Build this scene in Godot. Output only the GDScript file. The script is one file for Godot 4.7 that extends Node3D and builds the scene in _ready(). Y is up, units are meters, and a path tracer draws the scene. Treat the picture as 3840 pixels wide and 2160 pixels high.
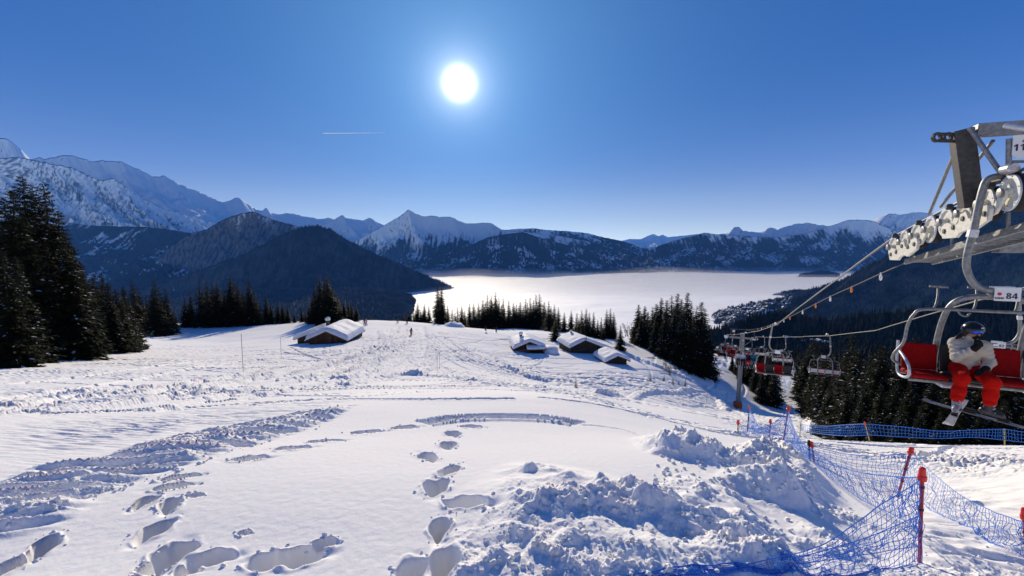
extends Node3D
# A ski slope above a sea of cloud, looking into the sun. The eye is at the origin, -Z is forward.
# A pixel (u, v) of the 3840 x 2160 photograph is a direction; distances come from the ground model or from known sizes.
const FOCAL := 1600.0
const TILT := 0.09348        # camera looks down by this angle (radians)
var rng := RandomNumberGenerator.new()
var M := {}                  # materials
var used_names := {}

func ray(u: float, v: float) -> Vector3:
	var x := (u - 1920.0) / FOCAL
	var y := (1080.0 - v) / FOCAL
	var c := cos(TILT)
	var s := sin(TILT)
	return Vector3(x, y * c - s, -(c + y * s))

func at(u: float, v: float, d: float) -> Vector3:   # the point on that ray whose distance along the ground axis is d
	var r := ray(u, v)
	return r * (d / -r.z)

func _ready() -> void:
	setup_view()
	make_materials()
	build_ground()
	build_mountains()
	build_trees()
	build_chalets()
	build_lift()
	build_people()
	build_fences()
	build_small_things()

# ------------------------------------------------------------------ view, sky, sun
func setup_view() -> void:
	var cam := Camera3D.new()
	cam.name = "camera"
	cam.fov = rad_to_deg(2.0 * atan(1080.0 / FOCAL))
	cam.near = 0.1
	cam.far = 90000.0
	cam.rotation = Vector3(-TILT, 0, 0)
	add_child(cam)
	cam.current = true
	var sun_dir := ray(1722, 313).normalized()
	var env := Environment.new()
	env.tonemap_mode = Environment.TONE_MAPPER_LINEAR
	env.tonemap_exposure = 1.25
	env.background_mode = Environment.BG_SKY
	env.sdfgi_enabled = true
	env.ssao_enabled = true
	env.ssil_enabled = true
	env.volumetric_fog_enabled = true       # only for the mist over the cloud
	env.volumetric_fog_density = 0.0
	env.fog_enabled = true
	env.fog_density = 0.000023
	env.fog_light_color = Color(0.34, 0.60, 1.0)
	var sky := Sky.new()
	var pano := PanoramaSkyMaterial.new()
	pano.panorama = ImageTexture.create_from_image(sky_image(sun_dir))
	sky.sky_material = pano
	env.sky = sky
	env.background_energy_multiplier = 1.0
	var we := WorldEnvironment.new()
	we.name = "world_environment"
	we.environment = env
	add_child(we)
	var sun := DirectionalLight3D.new()
	sun.name = "sun"
	sun.light_energy = 1.55
	sun.light_color = Color(1.0, 0.935, 0.81)
	sun.light_angular_distance = 0.5
	sun.shadow_enabled = true
	add_child(sun)
	sun.look_at_from_position(Vector3.ZERO, -sun_dir, Vector3.UP)

func sky_image(sun_dir: Vector3) -> Image:
	var w := 1024
	var h := 512
	var img := Image.create(w, h, false, Image.FORMAT_RGBAF)
	for j in h:
		var el := (0.5 - (j + 0.5) / h) * PI
		var e := maxf(rad_to_deg(el), 0.0)
		var low := Vector3(0.92, 1.04, 1.0)
		var mid := Vector3(0.017, 0.115, 0.41)
		var top := Vector3(0.001, 0.030, 0.160)
		var k1 := 1.0 - exp(-e / 5.2)
		var k2 := 1.0 - exp(-maxf(e - 6.0, 0.0) / 22.0)
		var base := low.lerp(mid, k1).lerp(top, k2)
		for i in w:
			var az := (i + 0.5) / w * TAU
			var dir := Vector3(sin(az) * cos(el), sin(el), -cos(az) * cos(el))
			var th := rad_to_deg(acos(clampf(dir.dot(sun_dir), -1.0, 1.0)))
			var g := 7.0 * exp(-pow(th / 1.15, 2.0)) + 1.5 * exp(-th / 1.7)
			var wide := 0.52 * exp(-th / 16.0)
			var c := base + Vector3(1.0, 0.99, 0.97) * g + Vector3(0.34, 0.72, 1.02) * wide
			img.set_pixel(i, j, Color(c.x, c.y, c.z, 1.0))
	return img

# ------------------------------------------------------------------ helpers
func numbered(called: String) -> String:
	if not used_names.has(called):
		used_names[called] = 0
		return called
	used_names[called] += 1
	return "%s_%03d" % [called, used_names[called]]

func tag(o: Node, label: String, category: String, group := "") -> Node:
	o.set_meta("label", label)
	o.set_meta("category", category)
	if group != "":
		o.set_meta("group", group)
	return o

func thing(called: String, label: String, category: String, where := Vector3.ZERO, turn := 0.0, group := "") -> Node3D:
	var o := Node3D.new()
	o.name = numbered(called)
	add_child(o)
	o.position = where
	o.rotation.y = turn
	tag(o, label, category, group)
	return o

func put(called: String, mesh: Mesh, material: Material, parent: Node = null) -> MeshInstance3D:
	var o := MeshInstance3D.new()
	o.mesh = mesh
	if material:
		o.material_override = material
	if parent == null:
		o.name = numbered(called)
		add_child(o)
	else:
		o.name = called
		parent.add_child(o, true)
	return o

func structure(called: String, mesh: Mesh, material: Material) -> MeshInstance3D:
	var o := put(called, mesh, material)
	o.set_meta("kind", "structure")
	return o

func copy_of(source: Node3D, label: String, group := "") -> Node3D:
	var c: Node3D = source.duplicate()
	c.name = numbered(base_name(source.name))
	add_child(c)
	c.set_meta("label", label)
	if group != "":
		c.set_meta("group", group)
	return c

func base_name(n: String) -> String:
	var p := n.rsplit("_", true, 1)
	return p[0] if p.size() == 2 and p[1].is_valid_int() else n

func begin() -> SurfaceTool:
	var st := SurfaceTool.new()
	st.begin(Mesh.PRIMITIVE_TRIANGLES)
	return st

func tri(st: SurfaceTool, a: Vector3, b: Vector3, c: Vector3) -> void:
	st.add_vertex(a); st.add_vertex(b); st.add_vertex(c)

func quad(st: SurfaceTool, a: Vector3, b: Vector3, c: Vector3, d: Vector3) -> void:
	tri(st, a, b, c); tri(st, a, c, d)

func done(st: SurfaceTool) -> ArrayMesh:
	st.generate_normals()
	return st.commit()

func flat(st: SurfaceTool) -> SurfaceTool:
	st.set_smooth_group(0xFFFFFFFF)
	return st

# a box with chamfered edges, placed by a transform; size in metres
func box(st: SurfaceTool, t: Transform3D, s: Vector3, bevel := 0.0) -> void:
	st.set_smooth_group(0xFFFFFFFF)
	var h := s * 0.5
	var b := minf(bevel, minf(h.x, minf(h.y, h.z)) * 0.6)
	if b <= 0.0:
		for ax in 3:
			for sg in [-1.0, 1.0]:
				var n := Vector3.ZERO; n[ax] = sg
				var p := Vector3.ZERO; p[(ax + 1) % 3] = 1.0
				var q := Vector3.ZERO; q[(ax + 2) % 3] = 1.0
				if sg < 0.0:
					var sw := p; p = q; q = sw
				quad(st, t * ((n - p - q) * h), t * ((n - p + q) * h), t * ((n + p + q) * h), t * ((n + p - q) * h))
		return
	# face rectangles inset by the bevel, then edge strips and corner triangles
	for ax in 3:
		var i1 := (ax + 1) % 3
		var i2 := (ax + 2) % 3
		for sg in [-1.0, 1.0]:
			var c := []
			for k in [[-1, -1], [-1, 1], [1, 1], [1, -1]]:
				var v := Vector3.ZERO
				v[ax] = sg * h[ax]
				v[i1] = k[0] * (h[i1] - b)
				v[i2] = k[1] * (h[i2] - b)
				c.append(t * v)
			if sg > 0.0: quad(st, c[0], c[1], c[2], c[3])
			else: quad(st, c[3], c[2], c[1], c[0])
		for s1 in [-1.0, 1.0]:
			for s2 in [-1.0, 1.0]:
				var e := []
				for k in [-1.0, 1.0]:
					var p1 := Vector3.ZERO
					p1[ax] = k * (h[ax] - b); p1[i1] = s1 * h[i1]; p1[i2] = s2 * (h[i2] - b)
					var p2 := Vector3.ZERO
					p2[ax] = k * (h[ax] - b); p2[i1] = s1 * (h[i1] - b); p2[i2] = s2 * h[i2]
					e.append([t * p1, t * p2])
				if s1 * s2 > 0.0: quad(st, e[0][0], e[0][1], e[1][1], e[1][0])
				else: quad(st, e[1][0], e[1][1], e[0][1], e[0][0])
	for sx in [-1.0, 1.0]:
		for sy in [-1.0, 1.0]:
			for sz in [-1.0, 1.0]:
				var a := t * Vector3(sx * h.x, sy * (h.y - b), sz * (h.z - b))
				var bb := t * Vector3(sx * (h.x - b), sy * h.y, sz * (h.z - b))
				var cc := t * Vector3(sx * (h.x - b), sy * (h.y - b), sz * h.z)
				if sx * sy * sz > 0.0: tri(st, a, cc, bb)
				else: tri(st, a, bb, cc)

func box_between(st: SurfaceTool, a: Vector3, b: Vector3, wide: float, tall: float, up := Vector3.UP, bevel := 0.0) -> void:
	var z := (b - a).normalized()
	var x := up.cross(z).normalized()
	var y := z.cross(x)
	box(st, Transform3D(Basis(x, y, z), (a + b) * 0.5), Vector3(wide, tall, a.distance_to(b)), bevel)

# a tube through points; radius may be a number or an array
func tube(st: SurfaceTool, pts: Array, radius, sides := 8, caps := true) -> void:
	st.set_smooth_group(1)
	var n := pts.size()
	var rings := []
	var side := Vector3.ZERO
	for i in n:
		var dir: Vector3 = (pts[mini(i + 1, n - 1)] - pts[maxi(i - 1, 0)]).normalized()
		if i == 0:
			side = dir.cross(Vector3.UP if absf(dir.y) < 0.9 else Vector3.RIGHT).normalized()
		else:
			side = (side - dir * side.dot(dir)).normalized()
		var other := dir.cross(side)
		var r: float = radius[i] if radius is Array else radius
		var ring := PackedVector3Array()
		for k in sides:
			var an := TAU * k / sides
			ring.append(pts[i] + (side * cos(an) + other * sin(an)) * r)
		rings.append(ring)
	for i in n - 1:
		for k in sides:
			var k2 := (k + 1) % sides
			quad(st, rings[i][k], rings[i][k2], rings[i + 1][k2], rings[i + 1][k])
	if caps:
		st.set_smooth_group(2)
		for k in range(1, sides - 1):
			tri(st, rings[0][0], rings[0][k + 1], rings[0][k])
			tri(st, rings[n - 1][0], rings[n - 1][k], rings[n - 1][k + 1])

func tube_mesh(pts: Array, radius, sides := 8) -> ArrayMesh:
	var st := begin()
	tube(st, pts, radius, sides)
	return done(st)

# smooth curve through the given points
func curve(pts: Array, steps := 6) -> Array:
	var out := []
	var n := pts.size()
	for i in n - 1:
		var p0: Vector3 = pts[maxi(i - 1, 0)]
		var p1: Vector3 = pts[i]
		var p2: Vector3 = pts[i + 1]
		var p3: Vector3 = pts[mini(i + 2, n - 1)]
		for k in steps:
			out.append(p1.cubic_interpolate(p2, p0, p3, float(k) / steps))
	out.append(pts[n - 1])
	return out

# a flat outline (x, y) made solid between z0 and z1, placed by t
func plate(st: SurfaceTool, t: Transform3D, outline: PackedVector2Array, z0: float, z1: float) -> void:
	st.set_smooth_group(0xFFFFFFFF)
	var idx := Geometry2D.triangulate_polygon(outline)
	var flip := Geometry2D.is_polygon_clockwise(outline)
	for i in range(0, idx.size(), 3):
		var a := outline[idx[i]]
		var b := outline[idx[i + 1]]
		var c := outline[idx[i + 2]]
		if (b - a).cross(c - a) > 0.0:
			var sw := b; b = c; c = sw
		tri(st, t * Vector3(a.x, a.y, z1), t * Vector3(b.x, b.y, z1), t * Vector3(c.x, c.y, z1))
		tri(st, t * Vector3(a.x, a.y, z0), t * Vector3(c.x, c.y, z0), t * Vector3(b.x, b.y, z0))
	for i in outline.size():
		var a := outline[i]
		var b := outline[(i + 1) % outline.size()]
		if flip:
			var sw := a; a = b; b = sw
		quad(st, t * Vector3(a.x, a.y, z0), t * Vector3(a.x, a.y, z1), t * Vector3(b.x, b.y, z1), t * Vector3(b.x, b.y, z0))

# a shape turned round the z axis; profile points are (radius, z)
func lathe(st: SurfaceTool, t: Transform3D, profile: Array, sides := 24, smooth := false) -> void:
	for i in profile.size() - 1:
		st.set_smooth_group(1 if smooth else 2 + i)
		var p: Vector2 = profile[i]
		var q: Vector2 = profile[i + 1]
		for k in sides:
			var a0 := TAU * k / sides
			var a1 := TAU * (k + 1) / sides
			var c0 := Vector3(cos(a0), sin(a0), 0)
			var c1 := Vector3(cos(a1), sin(a1), 0)
			var v0 := t * (c0 * p.x + Vector3(0, 0, p.y))
			var v1 := t * (c1 * p.x + Vector3(0, 0, p.y))
			var v2 := t * (c1 * q.x + Vector3(0, 0, q.y))
			var v3 := t * (c0 * q.x + Vector3(0, 0, q.y))
			if p.x > 1e-5: tri(st, v0, v2, v1)
			if q.x > 1e-5: tri(st, v0, v3, v2)

func noise(kind: int, freq: float, sd: int, octaves := 1) -> FastNoiseLite:
	var n := FastNoiseLite.new()
	n.noise_type = kind
	n.frequency = freq
	n.seed = sd
	n.fractal_type = FastNoiseLite.FRACTAL_FBM if octaves > 1 else FastNoiseLite.FRACTAL_NONE
	n.fractal_octaves = octaves
	return n

func smooth(a: float, b: float, x: float) -> float:
	var t := clampf((x - a) / (b - a), 0.0, 1.0)
	return t * t * (3.0 - 2.0 * t)

func noise_texture(n: FastNoiseLite, size := 512, normal := false, strength := 8.0) -> NoiseTexture2D:
	var t := NoiseTexture2D.new()
	t.noise = n
	t.width = size
	t.height = size
	t.seamless = true
	t.as_normal_map = normal
	t.bump_strength = strength
	return t

func solid(c: Color, rough := 0.6, metal := 0.0, spec := 0.5) -> StandardMaterial3D:   # c holds linear values
	var m := StandardMaterial3D.new()
	m.albedo_color = c.linear_to_srgb()
	m.roughness = rough
	m.metallic = metal
	m.metallic_specular = spec
	return m

func tinted(rough := 0.8, spec := 0.3) -> StandardMaterial3D:       # colour comes from the vertices
	var m := StandardMaterial3D.new()
	m.vertex_color_use_as_albedo = true
	m.roughness = rough
	m.metallic_specular = spec
	return m

# the same colour with a fine uneven grain, so that paint and metal are not perfectly even
func worn(c: Color, rough: float, metal: float, grain: float, scale: float, sd: int) -> StandardMaterial3D:
	var m := solid(c, rough, metal)
	var ramp := Gradient.new()
	ramp.set_color(0, Color(1, 1, 1).darkened(grain))
	ramp.set_color(1, Color(1, 1, 1))
	var t := noise_texture(noise(FastNoiseLite.TYPE_SIMPLEX_SMOOTH, 0.02, sd, 4), 256)
	t.color_ramp = ramp
	m.albedo_texture = t
	m.uv1_triplanar = true
	m.uv1_scale = Vector3.ONE * scale
	return m

func make_materials() -> void:
	var snow := solid(Color(0.915, 0.905, 0.89), 0.85, 0.0, 0.12)
	snow.uv1_triplanar = true
	snow.uv1_world_triplanar = true
	snow.uv1_scale = Vector3.ONE * 0.55
	snow.heightmap_enabled = true
	snow.heightmap_texture = noise_texture(noise(FastNoiseLite.TYPE_SIMPLEX_SMOOTH, 0.012, 5, 6), 1024)
	snow.heightmap_scale = 0.7
	snow.subsurf_scatter_enabled = true
	snow.subsurf_scatter_strength = 0.14
	M.snow = snow
	var roof_snow := solid(Color(0.905, 0.90, 0.89), 0.7, 0.0, 0.2)
	M.roof_snow = roof_snow
	M.branch_snow = solid(Color(0.88, 0.875, 0.865), 0.7, 0.0, 0.2)
	M.land = tinted(0.9, 0.1)
	var cl := solid(Color(0.96, 0.955, 0.94), 0.78, 0.0, 1.0)
	cl.clearcoat_enabled = true
	cl.clearcoat = 1.0
	cl.clearcoat_roughness = 0.72
	cl.rim_enabled = true
	cl.rim = 1.0
	cl.rim_tint = 0.0
	M.cloud = cl
	M.needles = tinted(0.75, 0.25)
	M.needles.backlight_enabled = true
	M.needles.backlight = Color(0.3, 0.3, 0.25)
	M.bark = worn(Color(0.06, 0.042, 0.03), 0.9, 0.0, 0.5, 0.8, 3)
	M.galvanised = worn(Color(0.36, 0.37, 0.38), 0.5, 0.6, 0.35, 2.0, 11)
	M.dark_steel = worn(Color(0.10, 0.095, 0.10), 0.6, 0.5, 0.3, 2.0, 12)
	M.bright_steel = worn(Color(0.62, 0.62, 0.63), 0.35, 0.8, 0.2, 2.0, 13)
	M.cream = worn(Color(0.80, 0.77, 0.67), 0.45, 0.0, 0.18, 2.0, 14)
	M.white_metal = worn(Color(0.72, 0.74, 0.77), 0.4, 0.2, 0.2, 3.0, 15)
	M.rubber = worn(Color(0.018, 0.016, 0.018), 0.8, 0.0, 0.3, 3.0, 16)
	M.rope = worn(Color(0.42, 0.41, 0.40), 0.45, 0.7, 0.5, 6.0, 17)
	M.red_pad = worn(Color(0.36, 0.004, 0.006), 0.65, 0.0, 0.2, 2.0, 18)
	M.black_pad = worn(Color(0.014, 0.014, 0.017), 0.6, 0.0, 0.2, 2.0, 19)
	M.white_pad = worn(Color(0.70, 0.70, 0.70), 0.5, 0.0, 0.15, 2.0, 20)
	M.orange_pad = worn(Color(0.75, 0.13, 0.02), 0.6, 0.0, 0.3, 2.0, 21)
	M.sign_white = solid(Color(0.75, 0.76, 0.77), 0.4)
	M.ink = solid(Color(0.008, 0.012, 0.05), 0.5)
	M.red_ink = solid(Color(0.6, 0.02, 0.02), 0.5)
	M.net_blue = solid(Color(0.018, 0.19, 0.74), 0.55)
	M.pole_red = worn(Color(0.50, 0.02, 0.045), 0.4, 0.0, 0.25, 4.0, 22)
	M.pole_yellow = worn(Color(0.52, 0.45, 0.12), 0.5, 0.0, 0.25, 4.0, 23)
	M.cap_red = solid(Color(0.72, 0.02, 0.015), 0.35)
	M.red_pad.metallic_specular = 0.2
	M.helmet_black = solid(Color(0.010, 0.010, 0.012), 0.22)
	M.goggle_blue = solid(Color(0.02, 0.10, 0.75), 0.08, 0.85)
	M.skin = solid(SKIN, 0.6)
	M.hair = worn(Color(0.028, 0.014, 0.010), 0.6, 0.0, 0.4, 6.0, 24)
	M.ski_white = worn(Color(0.55, 0.55, 0.58), 0.35, 0.0, 0.35, 4.0, 25)
	M.ski_grey = worn(Color(0.22, 0.22, 0.23), 0.35, 0.0, 0.4, 4.0, 26)
	var vapour := solid(Color(0.95, 0.95, 0.95), 0.9, 0.0, 0.0)
	vapour.backlight_enabled = true
	vapour.backlight = Color(0.9, 0.9, 0.9)
	M.vapour = vapour

# ------------------------------------------------------------------ ground
# Points of the snow seen in the photograph: pixel and distance (m). A smooth surface goes through them.
const GROUND_POINTS := [
	[-500, 2160, 3.0], [0, 2160, 2.9], [600, 2160, 2.9], [1200, 2160, 2.9], [1920, 2160, 2.9], [2600, 2160, 3.0], [3100, 2160, 3.4], [3447, 2116, 3.9], [3840, 2160, 4.0], [4300, 2160, 4.2],
	[0, 1900, 4.0], [600, 1900, 3.95], [1200, 1900, 3.9], [1920, 1900, 3.9], [2600, 1900, 4.2], [3100, 1910, 5.4], [3840, 1950, 5.6], [4300, 1950, 5.6],
	[-500, 1700, 6.1], [0, 1700, 6.0], [600, 1700, 5.9], [1200, 1700, 5.8], [1920, 1700, 5.8], [2500, 1700, 6.3], [2850, 1740, 7.0], [3365, 1865, 8.0], [3840, 1800, 8.5],
	[1200, 1620, 7.6], [1600, 1580, 8.4], [1920, 1590, 8.2], [2400, 1625, 8.4], [3039, 1735, 9.5], [3500, 1760, 11.0],
	[1300, 1520, 10.8], [1600, 1483, 12.5], [2000, 1474, 13.0], [2400, 1540, 12.5], [2700, 1622, 12.5], [2936, 1650, 12.7], [3150, 1680, 13.5],
	[0, 1600, 8.2], [600, 1560, 10.3], [-500, 1500, 14.0], [0, 1500, 14.0], [600, 1480, 16.5], [1000, 1495, 14.5], [1200, 1468, 18.5], [0, 1420, 24.0], [600, 1400, 31.0], [1000, 1400, 32.0], [1500, 1420, 30.0],
	[1600, 1470, 18.0], [2000, 1478, 19.0], [2400, 1548, 19.0], [2000, 1440, 32.0], [2400, 1515, 44.0], [2700, 1622, 19.0], [2700, 1592, 50.0], [2700, 1545, 70.0], [2400, 1460, 64.0], [2700, 1500, 90.0], [2765, 1532, 86.0], [2790, 1534, 86.0],
	[0, 1340, 45.0], [600, 1320, 62.0], [1000, 1330, 60.0], [1250, 1298, 72.0], [1540, 1264, 82.0], [1920, 1330, 90.0], [2180, 1332, 95.0], [2330, 1372, 86.0], [2150, 1465, 60.0], [2550, 1435, 86.0], [2600, 1380, 110.0], [1850, 1390, 60.0],
	[0, 1290, 70.0], [300, 1243, 105.0], [568, 1264, 125.0], [900, 1228, 140.0], [1500, 1210, 125.0], [1250, 1240, 108.0], [1840, 1246, 185.0], [2080, 1280, 112.0], [2300, 1265, 145.0], [2600, 1335, 128.0],
	[300, 1226, 130.0], [600, 1214, 165.0], [1200, 1205, 150.0], [1500, 1203, 140.0], [1900, 1224, 210.0], [2300, 1255, 180.0],
	[-500, 1300, 320.0], [300, 1290, 320.0], [900, 1290, 320.0], [1500, 1290, 320.0], [1900, 1300, 320.0], [2300, 1330, 320.0], [2700, 1380, 320.0], [3100, 1400, 320.0], [3840, 1480, 320.0],
	[2950, 1400, 175.0], [2950, 1480, 118.0], [2965, 1560, 68.0], [2985, 1612, 36.0], [3100, 1645, 17.5], [3500, 1666, 17.5], [3840, 1672, 17.5],
	[3300, 1740, 30.0], [3840, 1760, 30.0], [3400, 1720, 50.0], [3840, 1720, 50.0], [3400, 1560, 120.0], [3840, 1560, 120.0], [4400, 1680, 17.5], [4400, 1760, 40.0],
]
const A_MIN := -1.6
const A_STEP := 0.1
const A_N := 33
const L_MIN := -0.4
const L_STEP := 0.16
const L_N := 42
const AX := 1.25
const COLS := 1000
var slope_grid := PackedFloat32Array()
var row_d := PackedFloat32Array()
var row_w := PackedFloat32Array()
var col_a := PackedFloat32Array()
var ground_y := PackedFloat32Array()
var rows := 0

func kern(r2: float) -> float:
	return sqrt(r2 + 0.09)

func solve_slopes() -> void:
	var n := GROUND_POINTS.size()
	var m := n + 3
	var pa := PackedFloat64Array()
	var pl := PackedFloat64Array()
	var mat := []
	for p in GROUND_POINTS:
		var r := ray(p[0], p[1])
		pa.append(AX * r.x / -r.z)
		pl.append(log(p[2]))
	for i in m:
		var row := PackedFloat64Array()
		row.resize(m + 1)
		mat.append(row)
	for i in n:
		var r := ray(GROUND_POINTS[i][0], GROUND_POINTS[i][1])
		for j in n:
			mat[i][j] = kern(pow(pa[i] - pa[j], 2) + pow(pl[i] - pl[j], 2))
		mat[i][i] -= 0.007
		mat[i][n] = 1.0; mat[i][n + 1] = pa[i]; mat[i][n + 2] = pl[i]
		mat[n][i] = 1.0; mat[n + 1][i] = pa[i]; mat[n + 2][i] = pl[i]
		mat[i][m] = log(0.03 + r.y / r.z)      # log of the downward slope: even steps at every distance
	for c in m:
		var best := c
		for r in range(c, m):
			if absf(mat[r][c]) > absf(mat[best][c]): best = r
		var sw = mat[c]; mat[c] = mat[best]; mat[best] = sw
		var pr: PackedFloat64Array = mat[c]
		for r in range(c + 1, m):
			var rr: PackedFloat64Array = mat[r]
			var f := rr[c] / pr[c]
			if f != 0.0:
				for k in range(c, m + 1):
					rr[k] -= f * pr[k]
			mat[r] = rr
	var w := PackedFloat64Array()
	w.resize(m)
	for c in range(m - 1, -1, -1):
		var s: float = mat[c][m]
		for k in range(c + 1, m):
			s -= mat[c][k] * w[k]
		w[c] = s / mat[c][c]
	slope_grid.resize(A_N * L_N)
	for il in L_N:
		var l := maxf(L_MIN + il * L_STEP, 0.75)
		for ia in A_N:
			var a := (A_MIN + ia * A_STEP) * AX
			var s := w[n] + w[n + 1] * a + w[n + 2] * l
			for k in n:
				s += w[k] * kern(pow(a - pa[k], 2) + pow(l - pl[k], 2))
			slope_grid[il * A_N + ia] = s

func cubic(p0: float, p1: float, p2: float, p3: float, t: float) -> float:
	return p1 + 0.5 * t * (p2 - p0 + t * (2.0 * p0 - 5.0 * p1 + 4.0 * p2 - p3 + t * (3.0 * (p1 - p2) + p3 - p0)))

func slope_row(d: float) -> PackedFloat32Array:   # the fitted values of one row, for each grid column
	var f := clampf((log(maxf(d, 0.7)) - L_MIN) / L_STEP, 1.0, L_N - 2.01)
	var i := int(f)
	var t := f - i
	var out := PackedFloat32Array()
	out.resize(A_N)
	for k in A_N:
		out[k] = cubic(slope_grid[(i - 1) * A_N + k], slope_grid[i * A_N + k], slope_grid[(i + 1) * A_N + k], slope_grid[(i + 2) * A_N + k], t)
	return out

func from_row(row: PackedFloat32Array, a: float, d: float) -> float:
	var f := clampf((a - A_MIN) / A_STEP, 1.0, A_N - 2.01)
	var i := int(f)
	# nearer than 2.2 m the snow is level
	# and behind the viewer the hill goes on rising
	return -(exp(cubic(row[i - 1], row[i], row[i + 1], row[i + 2], f - i)) - 0.03) * maxf(d, 2.12) + 0.27 * maxf(0.0, 0.5 - d)

func ground(x: float, z: float) -> float:            # height of the finished snow surface
	var d := -z
	var lo := 0
	var hi := rows - 1
	while hi - lo > 1:
		var mid := (lo + hi) >> 1
		if row_d[mid] <= d: lo = mid
		else: hi = mid
	var tr := clampf((d - row_d[lo]) / (row_d[hi] - row_d[lo]), 0.0, 1.0)
	var w := lerpf(row_w[lo], row_w[hi], tr)
	var a := clampf(x / w, col_a[0] + 0.001, col_a[COLS - 1] - 0.001)
	var l2 := 0
	var h2 := COLS - 1
	while h2 - l2 > 1:
		var mid := (l2 + h2) >> 1
		if col_a[mid] <= a: l2 = mid
		else: h2 = mid
	var tc := (a - col_a[l2]) / (col_a[h2] - col_a[l2])
	var y0 := lerpf(ground_y[lo * COLS + l2], ground_y[lo * COLS + h2], tc)
	var y1 := lerpf(ground_y[hi * COLS + l2], ground_y[hi * COLS + h2], tc)
	return lerpf(y0, y1, tr)

func hit(u: float, v: float) -> Vector3:             # where the ray through a pixel first meets the snow
	var r := ray(u, v)
	var s := r.y / -r.z
	var a := r.x / -r.z
	var last := 1.5
	for i in rows:
		var d := row_d[i]
		if d < 1.5: continue
		if ground(a * d, -d) >= s * d:
			var lo := last
			var hi := d
			for k in 8:
				var mid := (lo + hi) * 0.5
				if ground(a * mid, -mid) >= s * mid: hi = mid
				else: lo = mid
			return Vector3(a * hi, s * hi, -hi)
		last = d
	return Vector3(a * 200.0, s * 200.0, -200.0)

func on_ground(p: Vector3, sink := 0.0) -> Vector3:
	return Vector3(p.x, ground(p.x, p.z) - sink, p.z)

# change the height of the vertices round a point; f(dx, dz) gives the change
func stamp(p: Vector3, reach: float, f: Callable) -> void:
	for i in rows:
		var d := row_d[i]
		if absf(d + p.z) > reach or d < 0.5: continue
		var w := row_w[i]
		var c0 := col_index((p.x - reach) / w)
		var c1 := col_index((p.x + reach) / w)
		for c in range(c0, c1 + 1):
			var dx := col_a[c] * w - p.x
			ground_y[i * COLS + c] += f.call(dx, -d - p.z, dx + p.x, -d)

func col_index(a: float) -> int:
	# columns are even between -1.32 and 1.32 with 20 wide ones on either side
	return clampi(int(roundf((a + 1.32) / 2.64 * (COLS - 41))) + 20, 0, COLS - 1)

var prints := []

func hole(u: float, v: float, long: float, wide: float, deep: float, turn: float) -> void:
	var p := hit(u, v)
	long *= 0.9
	wide *= 0.88
	prints.append([p, long, wide, turn])
	var ca := cos(turn)
	var sa := sin(turn)
	var jag := noise(FastNoiseLite.TYPE_SIMPLEX_SMOOTH, 5.0, int(u + v), 1)
	var reach := maxf(long, wide) * 2.0
	stamp(p, reach, func(dx, dz, x, z):
		var p1: float = (dx * ca + dz * sa) / long
		var p2: float = (-dx * sa + dz * ca) / wide
		var r: float = sqrt(p1 * p1 + p2 * p2) * (1.0 + 0.14 * jag.get_noise_2d(x, z))
		r *= 1.0 + 0.05 * jag.get_noise_2d(x * 1.8, z * 1.8)
		var rim: float = exp(-pow((r - 1.16) / 0.16, 2.0)) * 0.016 * (0.7 + jag.get_noise_2d(x + 9.0, z))
		var drag: float = exp(-pow(p2 / 0.45, 2.0)) * smooth(1.9, 1.0, absf(p1)) * (1.0 if p1 > 0.0 else 0.35) * smooth(0.7, 1.0, absf(p1))
		return rim - 0.16 * deep * drag - deep * (1.0 - smooth(0.66, 1.05, r)) * (0.85 + 0.2 * jag.get_noise_2d(x * 0.8, z * 0.8))
	)

# a groove or a ridge along a line of pixels
func groove(pixels: Array, wide: float, deep: float, rough := 0.0) -> void:
	var pts := []
	for p in pixels:
		pts.append(hit(p[0], p[1]))
	groove_world(curve(pts, 8), wide, deep, rough)

func groove_world(line: Array, wide: float, deep: float, rough := 0.0) -> void:
	var lump := noise(FastNoiseLite.TYPE_SIMPLEX_SMOOTH, 1.3 / wide, int(absf(line[0].x) * 97.0) + 3, 3)
	for i in line.size() - 1:
		var a := Vector2(line[i].x, line[i].z)
		var b := Vector2(line[i + 1].x, line[i + 1].z)
		var n := b - a
		var len2 := maxf(n.length_squared(), 1e-6)
		var reach := wide * 1.6
		var dmin := -maxf(a.y, b.y) - reach
		var dmax := -minf(a.y, b.y) + reach
		var last := i == line.size() - 2
		var r0 := row_index(dmin)
		var r1 := row_index(dmax)
		for r in range(r0, r1 + 1):
			var w := row_w[r]
			var z := -row_d[r]
			var c0 := col_index((minf(a.x, b.x) - reach) / w)
			var c1 := col_index((maxf(a.x, b.x) + reach) / w)
			for c in range(c0, c1 + 1):
				var q := Vector2(col_a[c] * w, z)
				var t := (q - a).dot(n) / len2
				if t < 0.0 or t >= 1.0:
					continue
				var off := absf((q - a).cross(n)) / sqrt(len2) / wide
				if off > 1.6: continue
				if rough > 0.0:
					off *= 1.0 + rough * 0.6 * lump.get_noise_2d(q.x, q.y)
				var k := 1.0 - smooth(0.35, 1.0, off)
				var amount := deep * k - 0.25 * deep * exp(-pow((off - 1.2) / 0.25, 2.0))
				if rough > 0.0:
					amount *= 1.0 + rough * lump.get_noise_2d(q.x * 2.0 + 31.0, q.y * 2.0)
				ground_y[r * COLS + c] -= amount

func row_index(d: float) -> int:
	var lo := 0
	var hi := rows - 1
	while hi - lo > 1:
		var mid := (lo + hi) >> 1
		if row_d[mid] <= d: lo = mid
		else: hi = mid
	return lo

func inside(x: float, z: float, poly: PackedVector2Array) -> bool:
	return Geometry2D.is_point_in_polygon(Vector2(x, z), poly)

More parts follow.
